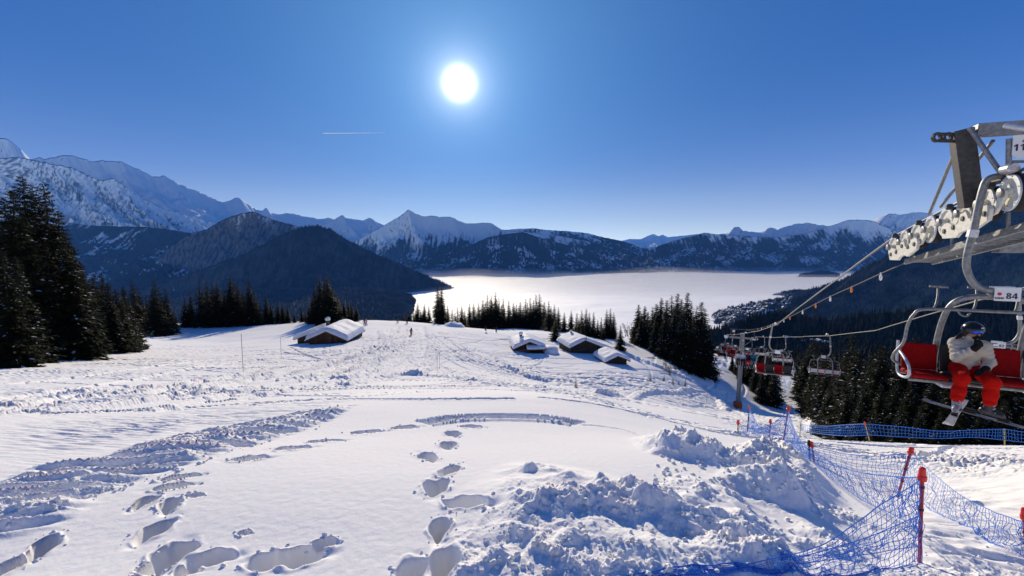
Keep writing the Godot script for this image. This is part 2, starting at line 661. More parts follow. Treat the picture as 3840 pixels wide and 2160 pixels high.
func edge_distance(q: Vector2, line: PackedVector2Array) -> float:   # how far inside the closed outline (negative outside)
	var best := 1e9
	for i in line.size():
		var p := Geometry2D.get_closest_point_to_segment(q, line[i], line[(i + 1) % line.size()])
		best = minf(best, q.distance_squared_to(p))
	best = sqrt(best)
	return best if Geometry2D.is_point_in_polygon(q, line) else -best

func outline_on_ground(pixels: Array) -> PackedVector2Array:
	var out := PackedVector2Array()
	for p in pixels:
		var h := hit(p[0], p[1])
		out.append(Vector2(h.x, h.z))
	return out

# rough, lumpy snow inside an outline of pixels
func rough_area(pixels: Array, fade: float, f: Callable) -> void:
	var poly := outline_on_ground(pixels)
	var box2 := Rect2(poly[0], Vector2.ZERO)
	for p in poly:
		box2 = box2.expand(p)
	box2 = box2.grow(fade)
	for r in range(row_index(-box2.end.y), row_index(-box2.position.y) + 1):
		var w := row_w[r]
		var z := -row_d[r]
		for c in range(col_index(box2.position.x / w), col_index(box2.end.x / w) + 1):
			var x := col_a[c] * w
			var e := edge_distance(Vector2(x, z), poly)
			if e > -fade:
				ground_y[r * COLS + c] += f.call(x, z, smooth(-fade, fade, e))

func build_ground() -> void:
	solve_slopes()
	# rows of even distance: behind the viewer, the near dome, the slope, the far edge
	for d in [-300.0, -140.0, -70.0, -35.0, -15.0, -6.0, -2.0, 0.0, 0.8, 1.3, 1.6, 1.9]:
		row_d.append(d)
		row_w.append(maxf(2.1, d if d > 0.0 else 2.1 - d))
	var d := 2.1
	while d < 14.0:
		row_d.append(d); row_w.append(d)
		d += 0.0044 * d * (0.55 + d * 0.085)
	while d < 135.0:
		row_d.append(d); row_w.append(d)
		d *= 1.0058
	while d < 430.0:
		row_d.append(d); row_w.append(d)
		d *= 1.03
	rows = row_d.size()
	for c in COLS:
		if c < 20: col_a.append(-1.32 - 0.12 * (20 - c) - 0.002 * pow(20 - c, 2.0))
		elif c >= COLS - 20: col_a.append(1.32 + 0.12 * (c - COLS + 21) + 0.002 * pow(c - COLS + 21, 2.0))
		else: col_a.append(-1.32 + 2.64 * (c - 20) / (COLS - 41))
	ground_y.resize(rows * COLS)
	var broad := noise(FastNoiseLite.TYPE_SIMPLEX_SMOOTH, 0.045, 21, 2)
	var fine := noise(FastNoiseLite.TYPE_SIMPLEX_SMOOTH, 0.35, 22, 3)
	for r in rows:
		var values := slope_row(row_d[r])
		var w := row_w[r]
		var far := smooth(12.0, 30.0, row_d[r])
		for c in COLS:
			var x := col_a[c] * w
			var y := from_row(values, col_a[c], row_d[r])
			if far > 0.0:
				y += far * 0.35 * broad.get_noise_2d(x, row_d[r]) * minf(1.0, w / 60.0)
			y += 0.022 * fine.get_noise_2d(x * 0.6, row_d[r]) * minf(1.0, 0.4 + w * 0.04)
			ground_y[r * COLS + c] = y
	snow_features()
	var verts := PackedVector3Array()
	var norms := PackedVector3Array()
	verts.resize(rows * COLS)
	norms.resize(rows * COLS)
	for r in rows:
		var w := row_w[r]
		for c in COLS:
			verts[r * COLS + c] = Vector3(col_a[c] * w, ground_y[r * COLS + c], -row_d[r])
	for r in rows:
		var r0 := maxi(r - 1, 0) * COLS
		var r1 := mini(r + 1, rows - 1) * COLS
		for c in COLS:
			var du := verts[r * COLS + mini(c + 1, COLS - 1)] - verts[r * COLS + maxi(c - 1, 0)]
			var dv := verts[r1 + c] - verts[r0 + c]
			norms[r * COLS + c] = du.cross(dv).normalized()
	var idx := PackedInt32Array()
	idx.resize((rows - 1) * (COLS - 1) * 6)
	var k := 0
	for r in rows - 1:
		for c in COLS - 1:
			var i := r * COLS + c
			idx[k] = i; idx[k + 1] = i + COLS; idx[k + 2] = i + 1
			idx[k + 3] = i + 1; idx[k + 4] = i + COLS; idx[k + 5] = i + COLS + 1
			k += 6
	var arr := []
	arr.resize(Mesh.ARRAY_MAX)
	arr[Mesh.ARRAY_VERTEX] = verts
	arr[Mesh.ARRAY_NORMAL] = norms
	arr[Mesh.ARRAY_INDEX] = idx
	var mesh := ArrayMesh.new()
	mesh.add_surface_from_arrays(Mesh.PRIMITIVE_TRIANGLES, arr)
	structure("snow_ground", mesh, M.snow)
	print("ground rows ", rows)

func snow_features() -> void:
	var n1 := noise(FastNoiseLite.TYPE_SIMPLEX_SMOOTH, 1.0, 401, 3)
	var n2 := noise(FastNoiseLite.TYPE_SIMPLEX_SMOOTH, 1.0, 402, 2)
	var cells := FastNoiseLite.new()
	cells.noise_type = FastNoiseLite.TYPE_CELLULAR
	cells.cellular_return_type = FastNoiseLite.RETURN_DISTANCE
	cells.cellular_jitter = 1.0
	cells.frequency = 1.0
	cells.seed = 403
	var lump := func(x: float, z: float, size: float) -> float:     # round clods of about that size: 0..1
		return maxf(0.0, 0.55 - 0.75 * (cells.get_noise_2d(x / size + 0.35 * n2.get_noise_2d(z * 3.0, x * 3.0), z / size + 0.35 * n2.get_noise_2d(x * 3.0, z * 3.0)) + 1.0))
	var chunky := func(x: float, z: float) -> float:
		var sum: float = 0.30 * lump.call(x, z, 0.34) + 0.17 * lump.call(x + 7.3, z, 0.17)
		if z > -7.5: sum += 0.09 * lump.call(x, z + 3.1, 0.085) * clampf((7.5 + z) / 2.0, 0.0, 1.0)
		if z > -5.0: sum += 0.05 * lump.call(x + 1.7, z, 0.045) * clampf((5.0 + z) / 1.0, 0.0, 1.0)
		return sum
	var crag := FastNoiseLite.new()
	crag.noise_type = FastNoiseLite.TYPE_SIMPLEX_SMOOTH
	crag.frequency = 1.0
	crag.fractal_type = FastNoiseLite.FRACTAL_RIDGED
	crag.fractal_octaves = 5
	crag.fractal_gain = 0.55
	crag.seed = 404
	crag.domain_warp_enabled = true
	crag.domain_warp_amplitude = 0.3
	crag.domain_warp_frequency = 2.0
	var craggy := func(x: float, z: float) -> float:      # broken snow: sharp ridges, hollows and clods of many sizes
		var soft := smooth(-0.25, 0.35, n1.get_noise_2d(x * 0.7 + 20.0, z * 0.7))
		return 0.11 * crag.get_noise_2d(x * 1.5, z * 1.5) * (0.35 + soft) + 0.45 * chunky.call(x, z) * (0.25 + 0.9 * soft)
	# ---- the slope beyond the dome: chopped and skied snow
	var chop := func(stretch: float, size: float, height: float, ang: float) -> Callable:
		var ca := cos(ang)
		var sa := sin(ang)
		return func(x: float, z: float, k: float) -> float:
			var p := (x * ca + z * sa) / (size * stretch)
			var q := (-x * sa + z * ca) / size
			var rid := absf(n1.get_noise_2d(p, q))
			var patchy := clampf(0.75 + 1.3 * n2.get_noise_2d(x * 0.09, z * 0.09), 0.15, 1.6)
			return k * height * patchy * (0.5 - 1.6 * rid + 0.8 * n2.get_noise_2d(p * 2.7, q * 2.7 + 5.0))
	rough_area([[-300, 1345], [300, 1320], [700, 1290], [1060, 1300], [1290, 1322], [1130, 1372], [1000, 1402], [850, 1440], [700, 1468], [520, 1500], [300, 1528], [0, 1548], [-300, 1560]], 0.9, chop.call(5.0, 1.0, 0.085, -0.3))
	groove([[-200, 1562], [0, 1548], [300, 1528], [520, 1500], [700, 1468], [850, 1440], [1000, 1402], [1130, 1372], [1290, 1322]], 0.5, -0.07, 0.5)
	rough_area([[1060, 1300], [1350, 1305], [1325, 1250], [1440, 1250], [1440, 1300], [1290, 1335]], 1.5, chop.call(5.0, 1.1, 0.09, 0.5))
	rough_area([[1590, 1212], [1690, 1225], [1830, 1265], [1910, 1310], [1960, 1370], [2120, 1440], [2180, 1490], [1990, 1462], [1750, 1440], [1620, 1400], [1610, 1300]], 1.2, chop.call(3.8, 1.1, 0.14, 0.9))
	rough_area([[2080, 1400], [2300, 1400], [2480, 1400], [2590, 1470], [2420, 1500], [2200, 1500], [2050, 1440]], 1.5, chop.call(4.0, 1.1, 0.14, 0.2))
	rough_area([[1320, 1270], [1590, 1270], [1600, 1390], [1300, 1420], [1100, 1440], [1150, 1380]], 2.0, chop.call(5.0, 0.9, 0.10, 1.2))
	rough_area([[2600, 1570], [2760, 1540], [2900, 1560], [2960, 1600], [2860, 1640], [2720, 1620]], 1.0, chop.call(3.0, 0.9, 0.20, 0.3))
	rough_area([[2900, 1400], [3010, 1450], [3040, 1560], [3060, 1640], [2960, 1640], [2900, 1560]], 2.0, chop.call(1.5, 1.6, 0.25, 1.5))
	rough_area([[3050, 1670], [3840, 1680], [3900, 1900], [3840, 2140], [3560, 2100], [3440, 1900], [3150, 1740]], 0.8, chop.call(2.5, 0.7, 0.10, 0.5))
	rough_area([[0, 1560], [540, 1510], [900, 1440], [1280, 1380], [1500, 1400], [1240, 1520], [700, 1610], [0, 1790]], 0.8, chop.call(9.0, 0.35, 0.035, 0.22))
	# banks along the piste edges
	for b in [[[[1290, 1446], [1400, 1418], [1500, 1404], [1650, 1412], [1780, 1425]], 0.7, -0.15], [[[1850, 1330], [1900, 1370], [1970, 1405], [2060, 1430]], 1.1, -0.4], [[[2260, 1480], [2400, 1478], [2520, 1470], [2590, 1455]], 0.9, -0.35],
			[[[2350, 1330], [2480, 1380], [2600, 1430], [2690, 1490], [2730, 1540]], 1.1, -0.5], [[[1430, 1240], [1440, 1300], [1380, 1360], [1280, 1420]], 1.0, -0.2], [[[1600, 1225], [1620, 1290], [1610, 1360], [1560, 1400]], 1.0, -0.25], [[[2980, 1450], [3030, 1540], [3050, 1620]], 1.0, -0.45], [[[2660, 1340], [2740, 1380], [2820, 1430], [2900, 1490]], 2.2, -0.9]]:
		groove(b[0], b[1], b[2], 0.6)
	# the snow mounds on the crest
	for m in [[1615, 1208, 3.2, 2.2], [1665, 1212, 3.0, 1.0], [1705, 1222, 3.4, 1.9], [640, 1222, 4.0, 1.2], [545, 1226, 4.0, 1.6], [1640, 1210, 2.0, 1.0], [2110, 1240, 4.0, 1.5]]:
		var c := hit(m[0], m[1] + 4)
		var rad: float = m[2]
		var tall: float = m[3]
		stamp(c, rad * 1.3, func(dx, dz, x, z): return tall * pow(maxf(0.0, 1.0 - (dx * dx + dz * dz) / (rad * rad)), 0.7) * (0.8 + 0.4 * n1.get_noise_2d(x * 0.5, z * 0.5)))
	# ski tracks
	rng.seed = 505
	var regions := [[0, 1300, 1000, 1560, 26, 0.4], [700, 1290, 1450, 1420, 22, 1.0], [1330, 1260, 1600, 1420, 26, 1.3], [1600, 1260, 1950, 1460, 30, 0.8], [1950, 1385, 2560, 1500, 46, 0.15], [1850, 1240, 2060, 1290, 8, 0.3], [2400, 1340, 2720, 1560, 16, 0.9], [2700, 1550, 2960, 1640, 10, 0.3]]
	for g in regions:
		for i in int(g[4]):
			var p := hit(rng.randf_range(g[0], g[2]), rng.randf_range(g[1], g[3]))
			var dist := -p.z
			var ang: float = g[5] + rng.randf_range(-0.5, 0.5)
			var bend := rng.randf_range(-0.10, 0.10)
			var wave := rng.randf_range(0.0, 0.5)
			var phase := rng.randf() * TAU
			var line := []
			var step := 1.1 + dist * 0.012
			for k in rng.randi_range(8, 20):
				line.append(p)
				var aa := ang + wave * sin(phase + k * 0.7)
				p += Vector3(cos(aa), 0, -sin(aa)) * step
				ang += bend * 0.5
			var wd := maxf(0.16, dist * 0.0048)
			groove_world(line, wd, rng.randf_range(0.10, 0.19) * (0.6 + dist * 0.008), 0.3)
	# long tracks that sweep over the slope
	for line in [[[0, 1500], [300, 1455], [600, 1405], [900, 1352], [1060, 1312]], [[60, 1440], [400, 1400], [760, 1352], [1000, 1310]], [[350, 1540], [760, 1470], [1100, 1400], [1350, 1330], [1470, 1262]], [[600, 1540], [1000, 1450], [1300, 1390], [1500, 1320], [1560, 1250]], [[900, 1500], [1200, 1440], [1450, 1380], [1570, 1300], [1560, 1235]], [[1060, 1320], [1200, 1335], [1330, 1318], [1450, 1270]], [[1050, 1345], [1180, 1352], [1340, 1330]], [[1090, 1302], [1140, 1330], [1230, 1352]], [[1620, 1300], [1680, 1350], [1780, 1390], [1900, 1412]], [[1660, 1260], [1760, 1320], [1880, 1372]], [[1900, 1320], [1990, 1352], [2120, 1366], [2260, 1362]], [[1880, 1340], [2000, 1385], [2160, 1400], [2330, 1402], [2480, 1420]], [[1920, 1395], [2060, 1412], [2250, 1418], [2420, 1440]], [[1990, 1425], [2150, 1432], [2330, 1440], [2500, 1462]], [[2020, 1448], [2100, 1440], [2230, 1452], [2380, 1480]]]:
		groove(line, 0.32, 0.18, 0.2)
	for i in 30:                                    # down the main run and out to the lower slope
		var line := []
		var sway := rng.randf_range(-1.0, 1.0)
		for q in [[1490, 1236, 60], [1440, 1290, 90], [1300, 1350, 170], [960, 1412, 260], [520, 1462, 300], [80, 1512, 200]]:
			line.append([q[0] + q[2] * (sway * 0.8 + rng.randf_range(-0.25, 0.25)), q[1] + rng.randf_range(-12, 12) + absf(sway) * 10.0])
		var first := rng.randi_range(0, 2)
		groove(line.slice(first, first + rng.randi_range(3, 4)), rng.randf_range(0.22, 0.36), rng.randf_range(0.10, 0.2), 0.2)
	for i in 22:                                    # past the chalets to the bend
		var line := []
		var sway := rng.randf_range(-1.0, 1.0)
		for q in [[1640, 1250, 40], [1740, 1320, 70], [1930, 1392, 60], [2160, 1430, 50], [2400, 1455, 60], [2560, 1470, 30]]:
			line.append([q[0] + q[2] * (sway + rng.randf_range(-0.3, 0.3)), q[1] + rng.randf_range(-8, 8) - sway * 14.0])
		var first := rng.randi_range(0, 3)
		groove(line.slice(first, first + 3), rng.randf_range(0.24, 0.36), rng.randf_range(0.12, 0.22), 0.2)
	# ---- the rutted band along the left foot of the dome
	rough_area([[-300, 1900], [0, 1832], [150, 1750], [400, 1716], [620, 1642], [850, 1602], [1050, 1562], [1240, 1530], [1330, 1520], [1240, 1570], [1100, 1622], [850, 1690], [600, 1762], [350, 1850], [210, 1950], [0, 2010], [-300, 2060]], 0.22, func(x, z, k):
		var p: float = x * 0.93 - z * 0.36
		var q: float = x * 0.36 + z * 0.93
		var rut: float = absf(n1.get_noise_2d(p * 0.35, q * 1.9))
		return k * (0.10 - 0.36 * rut + 0.30 * chunky.call(x, z) - 0.04))
	rough_area([[1280, 1545], [1000, 1590], [700, 1655], [560, 1690], [700, 1700], [900, 1650], [1120, 1600]], 0.25, func(x, z, k): return k * (0.05 + 0.5 * chunky.call(x, z) * (0.5 + n1.get_noise_2d(x, z))))
	# ---- the ploughed heaps on the right
	rough_area([[1740, 2040], [1850, 1850], [1960, 1762], [2060, 1770], [2200, 1800], [2330, 1830], [2560, 1900], [2700, 1970], [2820, 2090], [2780, 2200], [1720, 2200]], 0.42, func(x, z, k):
		var slab: float = smooth(0.15, 0.45, n1.get_noise_2d(x * 0.55 + 2.0, z * 0.55))
		return k * (0.10 + 0.10 * n1.get_noise_2d(x * 0.8, z * 0.8) + (1.0 - 0.85 * slab) * 0.85 * craggy.call(x, z)))
	rough_area([[2100, 1800], [2340, 1800], [2700, 1790], [3000, 1840], [3220, 1950], [3330, 2110], [3000, 2200], [2700, 2100], [2450, 1930]], 0.3, func(x, z, k):
		return k * (0.10 * n1.get_noise_2d(x * 0.8, z * 0.8) + 0.75 * craggy.call(x + 4.0, z) * (0.6 + 1.2 * n1.get_noise_2d(x * 0.7 + 3.0, z * 0.7)) + 0.03))
	rough_area([[2480, 1690], [2560, 1690], [2680, 1722], [2790, 1712], [2860, 1690], [2960, 1705], [3060, 1790], [3090, 1860], [2960, 1870], [2800, 1805], [2650, 1750]], 0.35, func(x, z, k):
		return k * (0.22 + 0.14 * n1.get_noise_2d(x * 0.7 + 9.0, z * 0.7) + 1.25 * craggy.call(x, z + 5.0)))
	rough_area([[2380, 1650], [2500, 1632], [2620, 1690], [2540, 1705], [2430, 1680]], 0.2, func(x, z, k): return k * (0.05 + 1.0 * craggy.call(x, z)))
	rough_area([[3350, 2160], [3470, 2130], [3700, 2130], [3840, 2170], [3840, 2300], [3300, 2300]], 0.3, func(x, z, k): return k * 0.5 * chunky.call(x, z))
	# single blocks
	for b in [[1985, 1762, 0.11, 0.16], [2905, 1800, 0.38, 0.22], [2250, 1810, 0.14, 0.14], [2430, 1860, 0.20, 0.16], [2760, 1990, 0.12, 0.13], [2810, 2070, 0.14, 0.16], [2930, 2060, 0.15, 0.15], [2500, 1672, 0.3, 0.16], [2590, 1880, 0.2, 0.14], [1960, 2000, 0.12, 0.12], [2140, 2020, 0.13, 0.12], [1860, 2080, 0.13, 0.1]]:
		var c := hit(b[0], b[1])
		var rad: float = b[2]
		var tall: float = b[3]
		stamp(c, rad * 1.5, func(dx, dz, x, z):
			var r: float = sqrt(dx * dx + dz * dz) / rad * (1.0 + 0.35 * n1.get_noise_2d(x * 4.0, z * 4.0))
			return 0.6 * tall * (1.0 - smooth(0.15, 1.15, r)))
	# ---- footprints across the dome (pixel, half length, half width, depth, turn)
	for h in [[671, 1790, 0.20, 0.10, 0.22, -0.5], [641, 1826, 0.20, 0.11, 0.24, -0.4], [548, 1880, 0.17, 0.10, 0.26, 1.4], [638, 1892, 0.17, 0.10, 0.28, 1.1], [588, 1986, 0.20, 0.115, 0.34, 1.5], [655, 2072, 0.20, 0.16, 0.36, 1.3], [790, 2092, 0.17, 0.12, 0.26, -0.2], [1000, 2108, 0.16, 0.13, 0.24, 0.0], [1110, 2092, 0.22, 0.15, 0.30, -0.2], [1215, 2036, 0.10, 0.08, 0.16, 0.0], [167, 2048, 0.19, 0.10, 0.30, 1.0], [25, 2130, 0.18, 0.11, 0.30, 1.4], [727, 1858, 0.10, 0.05, 0.07, 0.0], [913, 2000, 0.06, 0.05, 0.08, 0.0], [560, 2140, 0.10, 0.08, 0.2, 0.3], [700, 2140, 0.10, 0.09, 0.2, -0.3],
			[929, 1720, 0.25, 0.16, 0.24, -0.35], [1095, 1681, 0.28, 0.17, 0.24, -0.35], [1221, 1654, 0.27, 0.17, 0.24, -0.3], [1370, 1621, 0.33, 0.19, 0.25, -0.2], [1520, 1603, 0.27, 0.19, 0.25, -0.2],
			[1768, 1600, 0.24, 0.16, 0.18, 0.2], [1698, 1626, 0.26, 0.16, 0.26, 1.2], [1678, 1667, 0.26, 0.15, 0.28, 1.4], [1599, 1711, 0.26, 0.14, 0.28, 1.0], [1686, 1763, 0.25, 0.12, 0.28, 1.9], [1634, 1821, 0.24, 0.16, 0.32, 1.5], [1750, 1885, 0.26, 0.15, 0.26, 0.3], [1651, 1978, 0.20, 0.11, 0.32, 1.5], [1668, 2102, 0.22, 0.13, 0.34, 1.5], [1547, 2140, 0.18, 0.13, 0.26, 1.5]]:
		hole(h[0], h[1], h[2], h[3], h[4], h[5])
	groove([[1590, 1588], [1680, 1573], [1760, 1566], [1910, 1565], [2040, 1570], [2110, 1578], [2166, 1590]], 0.26, 0.17, 0.12)
	groove([[2180, 1593], [2260, 1600], [2360, 1618], [2440, 1636]], 0.06, 0.03, 0.6)

# ------------------------------------------------------------------ mountains and the sea of cloud
# crest: [pixel u, pixel v, distance]; the slope falls towards the viewer for 'reach' metres down to 'foot'
func mountain(called: String, crest: Array, reach: float, foot: float, cols: int, deep: float, spur: float, sd: int, paint: Callable, lean := 0.0, jag := 0.0, profile := 0.85) -> MeshInstance3D:
	var nrows := 104
	var back := 6
	var spurs := FastNoiseLite.new()
	spurs.noise_type = FastNoiseLite.TYPE_SIMPLEX_SMOOTH
	spurs.frequency = 1.0 / spur
	spurs.fractal_type = FastNoiseLite.FRACTAL_RIDGED
	spurs.fractal_octaves = 5
	spurs.fractal_gain = 0.5
	spurs.seed = sd
	var teeth := noise(FastNoiseLite.TYPE_SIMPLEX, 6.0 / spur, sd + 1, 4)
	var pts := []
	for p in crest:
		pts.append(at(p[0], p[1], p[2]))
	var verts := PackedVector3Array()
	var cols_out := PackedColorArray()
	var total := nrows + back
	var along := 0.0
	var before := Vector3.ZERO
	for c in cols:
		var f := float(c) / (cols - 1) * (pts.size() - 1)
		var i := mini(int(f), pts.size() - 2)
		var p: Vector3 = pts[i].lerp(pts[i + 1], f - i)
		var pre: Vector3 = pts[maxi(i - 1, 0)]
		var post: Vector3 = pts[mini(i + 2, pts.size() - 1)]
		p = p.lerp(pts[i].cubic_interpolate(pts[i + 1], pre, post, f - i), 0.35)
		if c > 0: along += Vector2(p.x - before.x, p.z - before.z).length()
		before = p
		p.y += jag * teeth.get_noise_2d(p.x, p.z)
		var down := Vector3(-p.x, 0, -p.z).normalized().rotated(Vector3.UP, lean)
		for r in total:
			var t := float(r - back) / (nrows - 1)
			var q := p
			if t < 0.0:
				q += down * (t * back * 0.02 * reach * 8.0)
				q.y += t * 24.0 * (p.y - foot) * 0.5
			else:
				var tt := t * t * 0.35 + t * 0.65
				q += down * (tt * reach)
				q.y = lerpf(p.y, foot, pow(tt, profile))
				var carve := smooth(0.0, 0.16, tt) * (1.0 - 0.55 * smooth(0.6, 1.0, tt)) + 0.07 * smooth(0.0, 0.02, tt)
				var n := 0.78 * spurs.get_noise_2d(along + 0.25 * tt * reach * teeth.get_noise_2d(along * 0.1, tt * reach * 0.1), tt * reach * 0.16) + 0.22 * spurs.get_noise_2d(q.x * 1.7, q.z * 1.7)
				n = n * 0.5 + 0.5
				q.y -= deep * carve * (1.0 - n)
				q += down.rotated(Vector3.UP, 1.57) * (teeth.get_noise_2d(q.x * 0.4, q.z * 0.4) * deep * 0.16 * carve)
			verts.append(q)
	var norms := PackedVector3Array()
	norms.resize(verts.size())
	cols_out.resize(verts.size())
	for c in cols:
		for r in total:
			var i := c * total + r
			var du := verts[mini(c + 1, cols - 1) * total + r] - verts[maxi(c - 1, 0) * total + r]
			var dv := verts[c * total + mini(r + 1, total - 1)] - verts[c * total + maxi(r - 1, 0)]
			var n := dv.cross(du).normalized()
			if n.y < 0.0: n = -n
			norms[i] = n
			cols_out[i] = paint.call(verts[i], n)
	var idx := PackedInt32Array()
	for c in cols - 1:
		for r in total - 1:
			var i := c * total + r
			idx.append_array([i, i + total, i + 1, i + total, i + total + 1, i + 1])
	var arr := []
	arr.resize(Mesh.ARRAY_MAX)
	arr[Mesh.ARRAY_VERTEX] = verts
	arr[Mesh.ARRAY_NORMAL] = norms
	arr[Mesh.ARRAY_COLOR] = cols_out
	arr[Mesh.ARRAY_INDEX] = idx
	var mesh := ArrayMesh.new()
	mesh.add_surface_from_arrays(Mesh.PRIMITIVE_TRIANGLES, arr)
	return structure(called, mesh, M.land)

const SNOW := Color(0.90, 0.895, 0.885)
const ROCK := Color(0.12, 0.11, 0.105)
const WOOD := Color(0.020, 0.026, 0.022)

# what covers a mountain: woods below tree_line, snow above with rock showing where it is steep, and snowy clearings in the woods
func cover(tree_line: float, rocky: float, clearings: float, patch: float, sd: int, frost := 0.0) -> Callable:
	var big := noise(FastNoiseLite.TYPE_SIMPLEX_SMOOTH, 1.0 / patch, sd, 4)
	var small := noise(FastNoiseLite.TYPE_SIMPLEX, 7.0 / patch, sd + 5, 3)
	var speck := noise(FastNoiseLite.TYPE_SIMPLEX, 1.0 / 22.0, sd + 9, 2)
	return func(p: Vector3, n: Vector3) -> Color:
		var b := big.get_noise_2d(p.x, p.z)
		var s := small.get_noise_2d(p.x, p.z + p.y)
		var k := speck.get_noise_3d(p.x * 0.4, p.y, p.z * 0.4)
		var snow := smooth(-130.0, 130.0, p.y - tree_line + 380.0 * b + 240.0 * s)
		var col := WOOD.lerp(Color(0.10, 0.11, 0.13), clampf(frost + frost * 1.2 * s + 0.5 * frost * k, 0.0, 1.0))
		col = col * (1.0 + 0.5 * s)
		if clearings > 0.0:
			var open := smooth(0.0, 0.07, b + 0.75 * s - 0.62 + clearings) * smooth(0.60, 0.80, n.y)
			col = col.lerp(SNOW, open * clampf(0.75 + 0.9 * k, 0.0, 1.0))
		var bare := smooth(0.05, 0.45, rocky - n.y + 0.45 * s + 0.25 * k)
		var high := SNOW.lerp(ROCK, bare)
		return col.lerp(high, snow)

func build_mountains() -> void:
	# the high massif on the far side of the valley
	mountain("massif", [[-700, 430, 15000], [-300, 480, 15000], [-60, 505, 15000], [0, 516, 15000], [25, 518, 15000], [50, 536, 15000], [78, 562, 15000], [115, 597, 15100], [150, 589, 15200], [165, 597, 15200], [240, 583, 15300], [290, 587, 15400], [350, 606, 15400], [380, 602, 15500], [450, 605, 15500], [520, 635, 15600], [575, 663, 15600], [620, 660, 15700], [670, 690, 15800], [750, 722, 16000], [830, 757, 16200], [855, 754, 16200], [885, 741, 16300], [900, 743, 16300], [930, 765, 16400], [965, 787, 16500], [985, 789, 16500], [1000, 780, 16500], [1018, 799, 16500], [1050, 803, 16500], [1080, 799, 16500], [1150, 812, 16500], [1205, 821, 16500], [1230, 817, 16500], [1255, 823, 16500], [1330, 860, 16500]],
		6500.0, -300.0, 420, 620.0, 1900.0, 31, cover(300.0, 0.26, 0.0, 1500.0, 41), 0.3, 30.0)
	mountain("rocky_ridge", [[-600, 560, 11500], [-250, 590, 11500], [60, 590, 11500], [140, 601, 11500], [200, 617, 11500], [270, 628, 11500], [330, 659, 11500], [375, 675, 11400], [425, 669, 11400], [470, 700, 11300], [520, 735, 11300], [600, 778, 11200], [680, 800, 11100], [760, 850, 11000], [860, 900, 10900], [960, 960, 10800]],
		4200.0, -300.0, 300, 480.0, 1100.0, 52, cover(250.0, 0.50, 0.0, 900.0, 53), 0.35, 32.0)
	mountain("wooded_shoulder", [[-600, 780, 8200], [-200, 800, 8200], [150, 822, 8200], [240, 832, 8200], [330, 846, 8100], [440, 849, 8000], [530, 850, 8000], [640, 862, 7900], [720, 876, 7800], [800, 910, 7700], [900, 960, 7600]],
		5400.0, -820.0, 300, 260.0, 1400.0, 63, cover(520.0, 0.3, 0.16, 1000.0, 64), 0.1, 8.0)
	mountain("frosted_peak", [[560, 990, 6600], [640, 925, 6600], [700, 884, 6600], [780, 856, 6600], [840, 821, 6600], [900, 801, 6600], [940, 794, 6600], [957, 793, 6600], [990, 810, 6600], [1050, 832, 6600], [1110, 846, 6600], [1200, 880, 6600], [1300, 960, 6600]],
		2300.0, -650.0, 260, 300.0, 900.0, 71, cover(330.0, 0.9, -0.1, 500.0, 72, 0.75), 0.3, 10.0)
	mountain("wooded_mountain", [[-900, 1230, 5600], [-300, 1210, 5600], [150, 1180, 5600], [420, 1120, 5600], [700, 1030, 5600], [900, 960, 5600], [1010, 905, 5600], [1080, 871, 5600], [1140, 850, 5600], [1190, 847, 5600], [1240, 862, 5650], [1300, 899, 5700], [1370, 935, 5750], [1440, 965, 5800], [1550, 1012, 5900], [1640, 1051, 6000], [1690, 1073, 6100], [1720, 1092, 6150], [1780, 1130, 6200]],
		2600.0, -1400.0, 420, 360.0, 900.0, 83, cover(1500.0, 0.2, -0.02, 600.0, 84, 0.24), 0.0, 14.0)
	mountain("wooded_foothill", [[-900, 1190, 4300], [300, 1130, 4300], [900, 1085, 4400], [1300, 1080, 4600], [1480, 1092, 4700], [1540, 1106, 4700], [1566, 1138, 4600], [1600, 1176, 4500], [1650, 1230, 4400]],
		2900.0, -600.0, 300, 50.0, 500.0, 87, cover(1500.0, 0.2, -0.02, 500.0, 88, 0.08), 0.0, 10.0)
	# middle distance, under the sun
	mountain("snowy_crest", [[1150, 870, 15000], [1230, 835, 15000], [1262, 818, 15000], [1284, 807, 15000], [1300, 818, 15000], [1335, 823, 15000], [1365, 826, 15000], [1385, 816, 15000], [1410, 830, 15000], [1440, 844, 15000], [1520, 880, 15000]],
		4500.0, -400.0, 160, 420.0, 1300.0, 91, cover(150.0, 0.35, 0.05, 1200.0, 92), 0.3, 16.0)
	mountain("pyramid_mountain", [[1180, 985, 12500], [1280, 930, 12500], [1360, 890, 12500], [1430, 851, 12500], [1480, 822, 12500], [1510, 804, 12500], [1531, 786, 12500], [1545, 793, 12500], [1560, 802, 12500], [1590, 812, 12500], [1620, 808, 12500], [1650, 814, 12500], [1690, 813, 12500], [1720, 828, 12500], [1750, 838, 12500], [1800, 836, 12500], [1835, 835, 12500], [1860, 848, 12500], [1880, 860, 12500], [1960, 868, 12500], [2100, 885, 12500], [2250, 915, 12500], [2400, 960, 12500]],
		2400.0, -640.0, 420, 400.0, 1300.0, 101, cover(190.0, 0.33, 0.24, 900.0, 102), 0.3, 14.0)
	mountain("long_ridge", [[1750, 880, 13500], [1860, 866, 13500], [1930, 859, 13500], [2005, 856, 13500], [2040, 862, 13500], [2120, 866, 13500], [2200, 874, 13500], [2260, 889, 13500], [2330, 903, 13500], [2400, 925, 13500], [2440, 938, 13500], [2560, 960, 13500]],
		4200.0, -640.0, 260, 300.0, 1300.0, 111, cover(420.0, 0.3, 0.16, 900.0, 112), 0.15, 10.0)
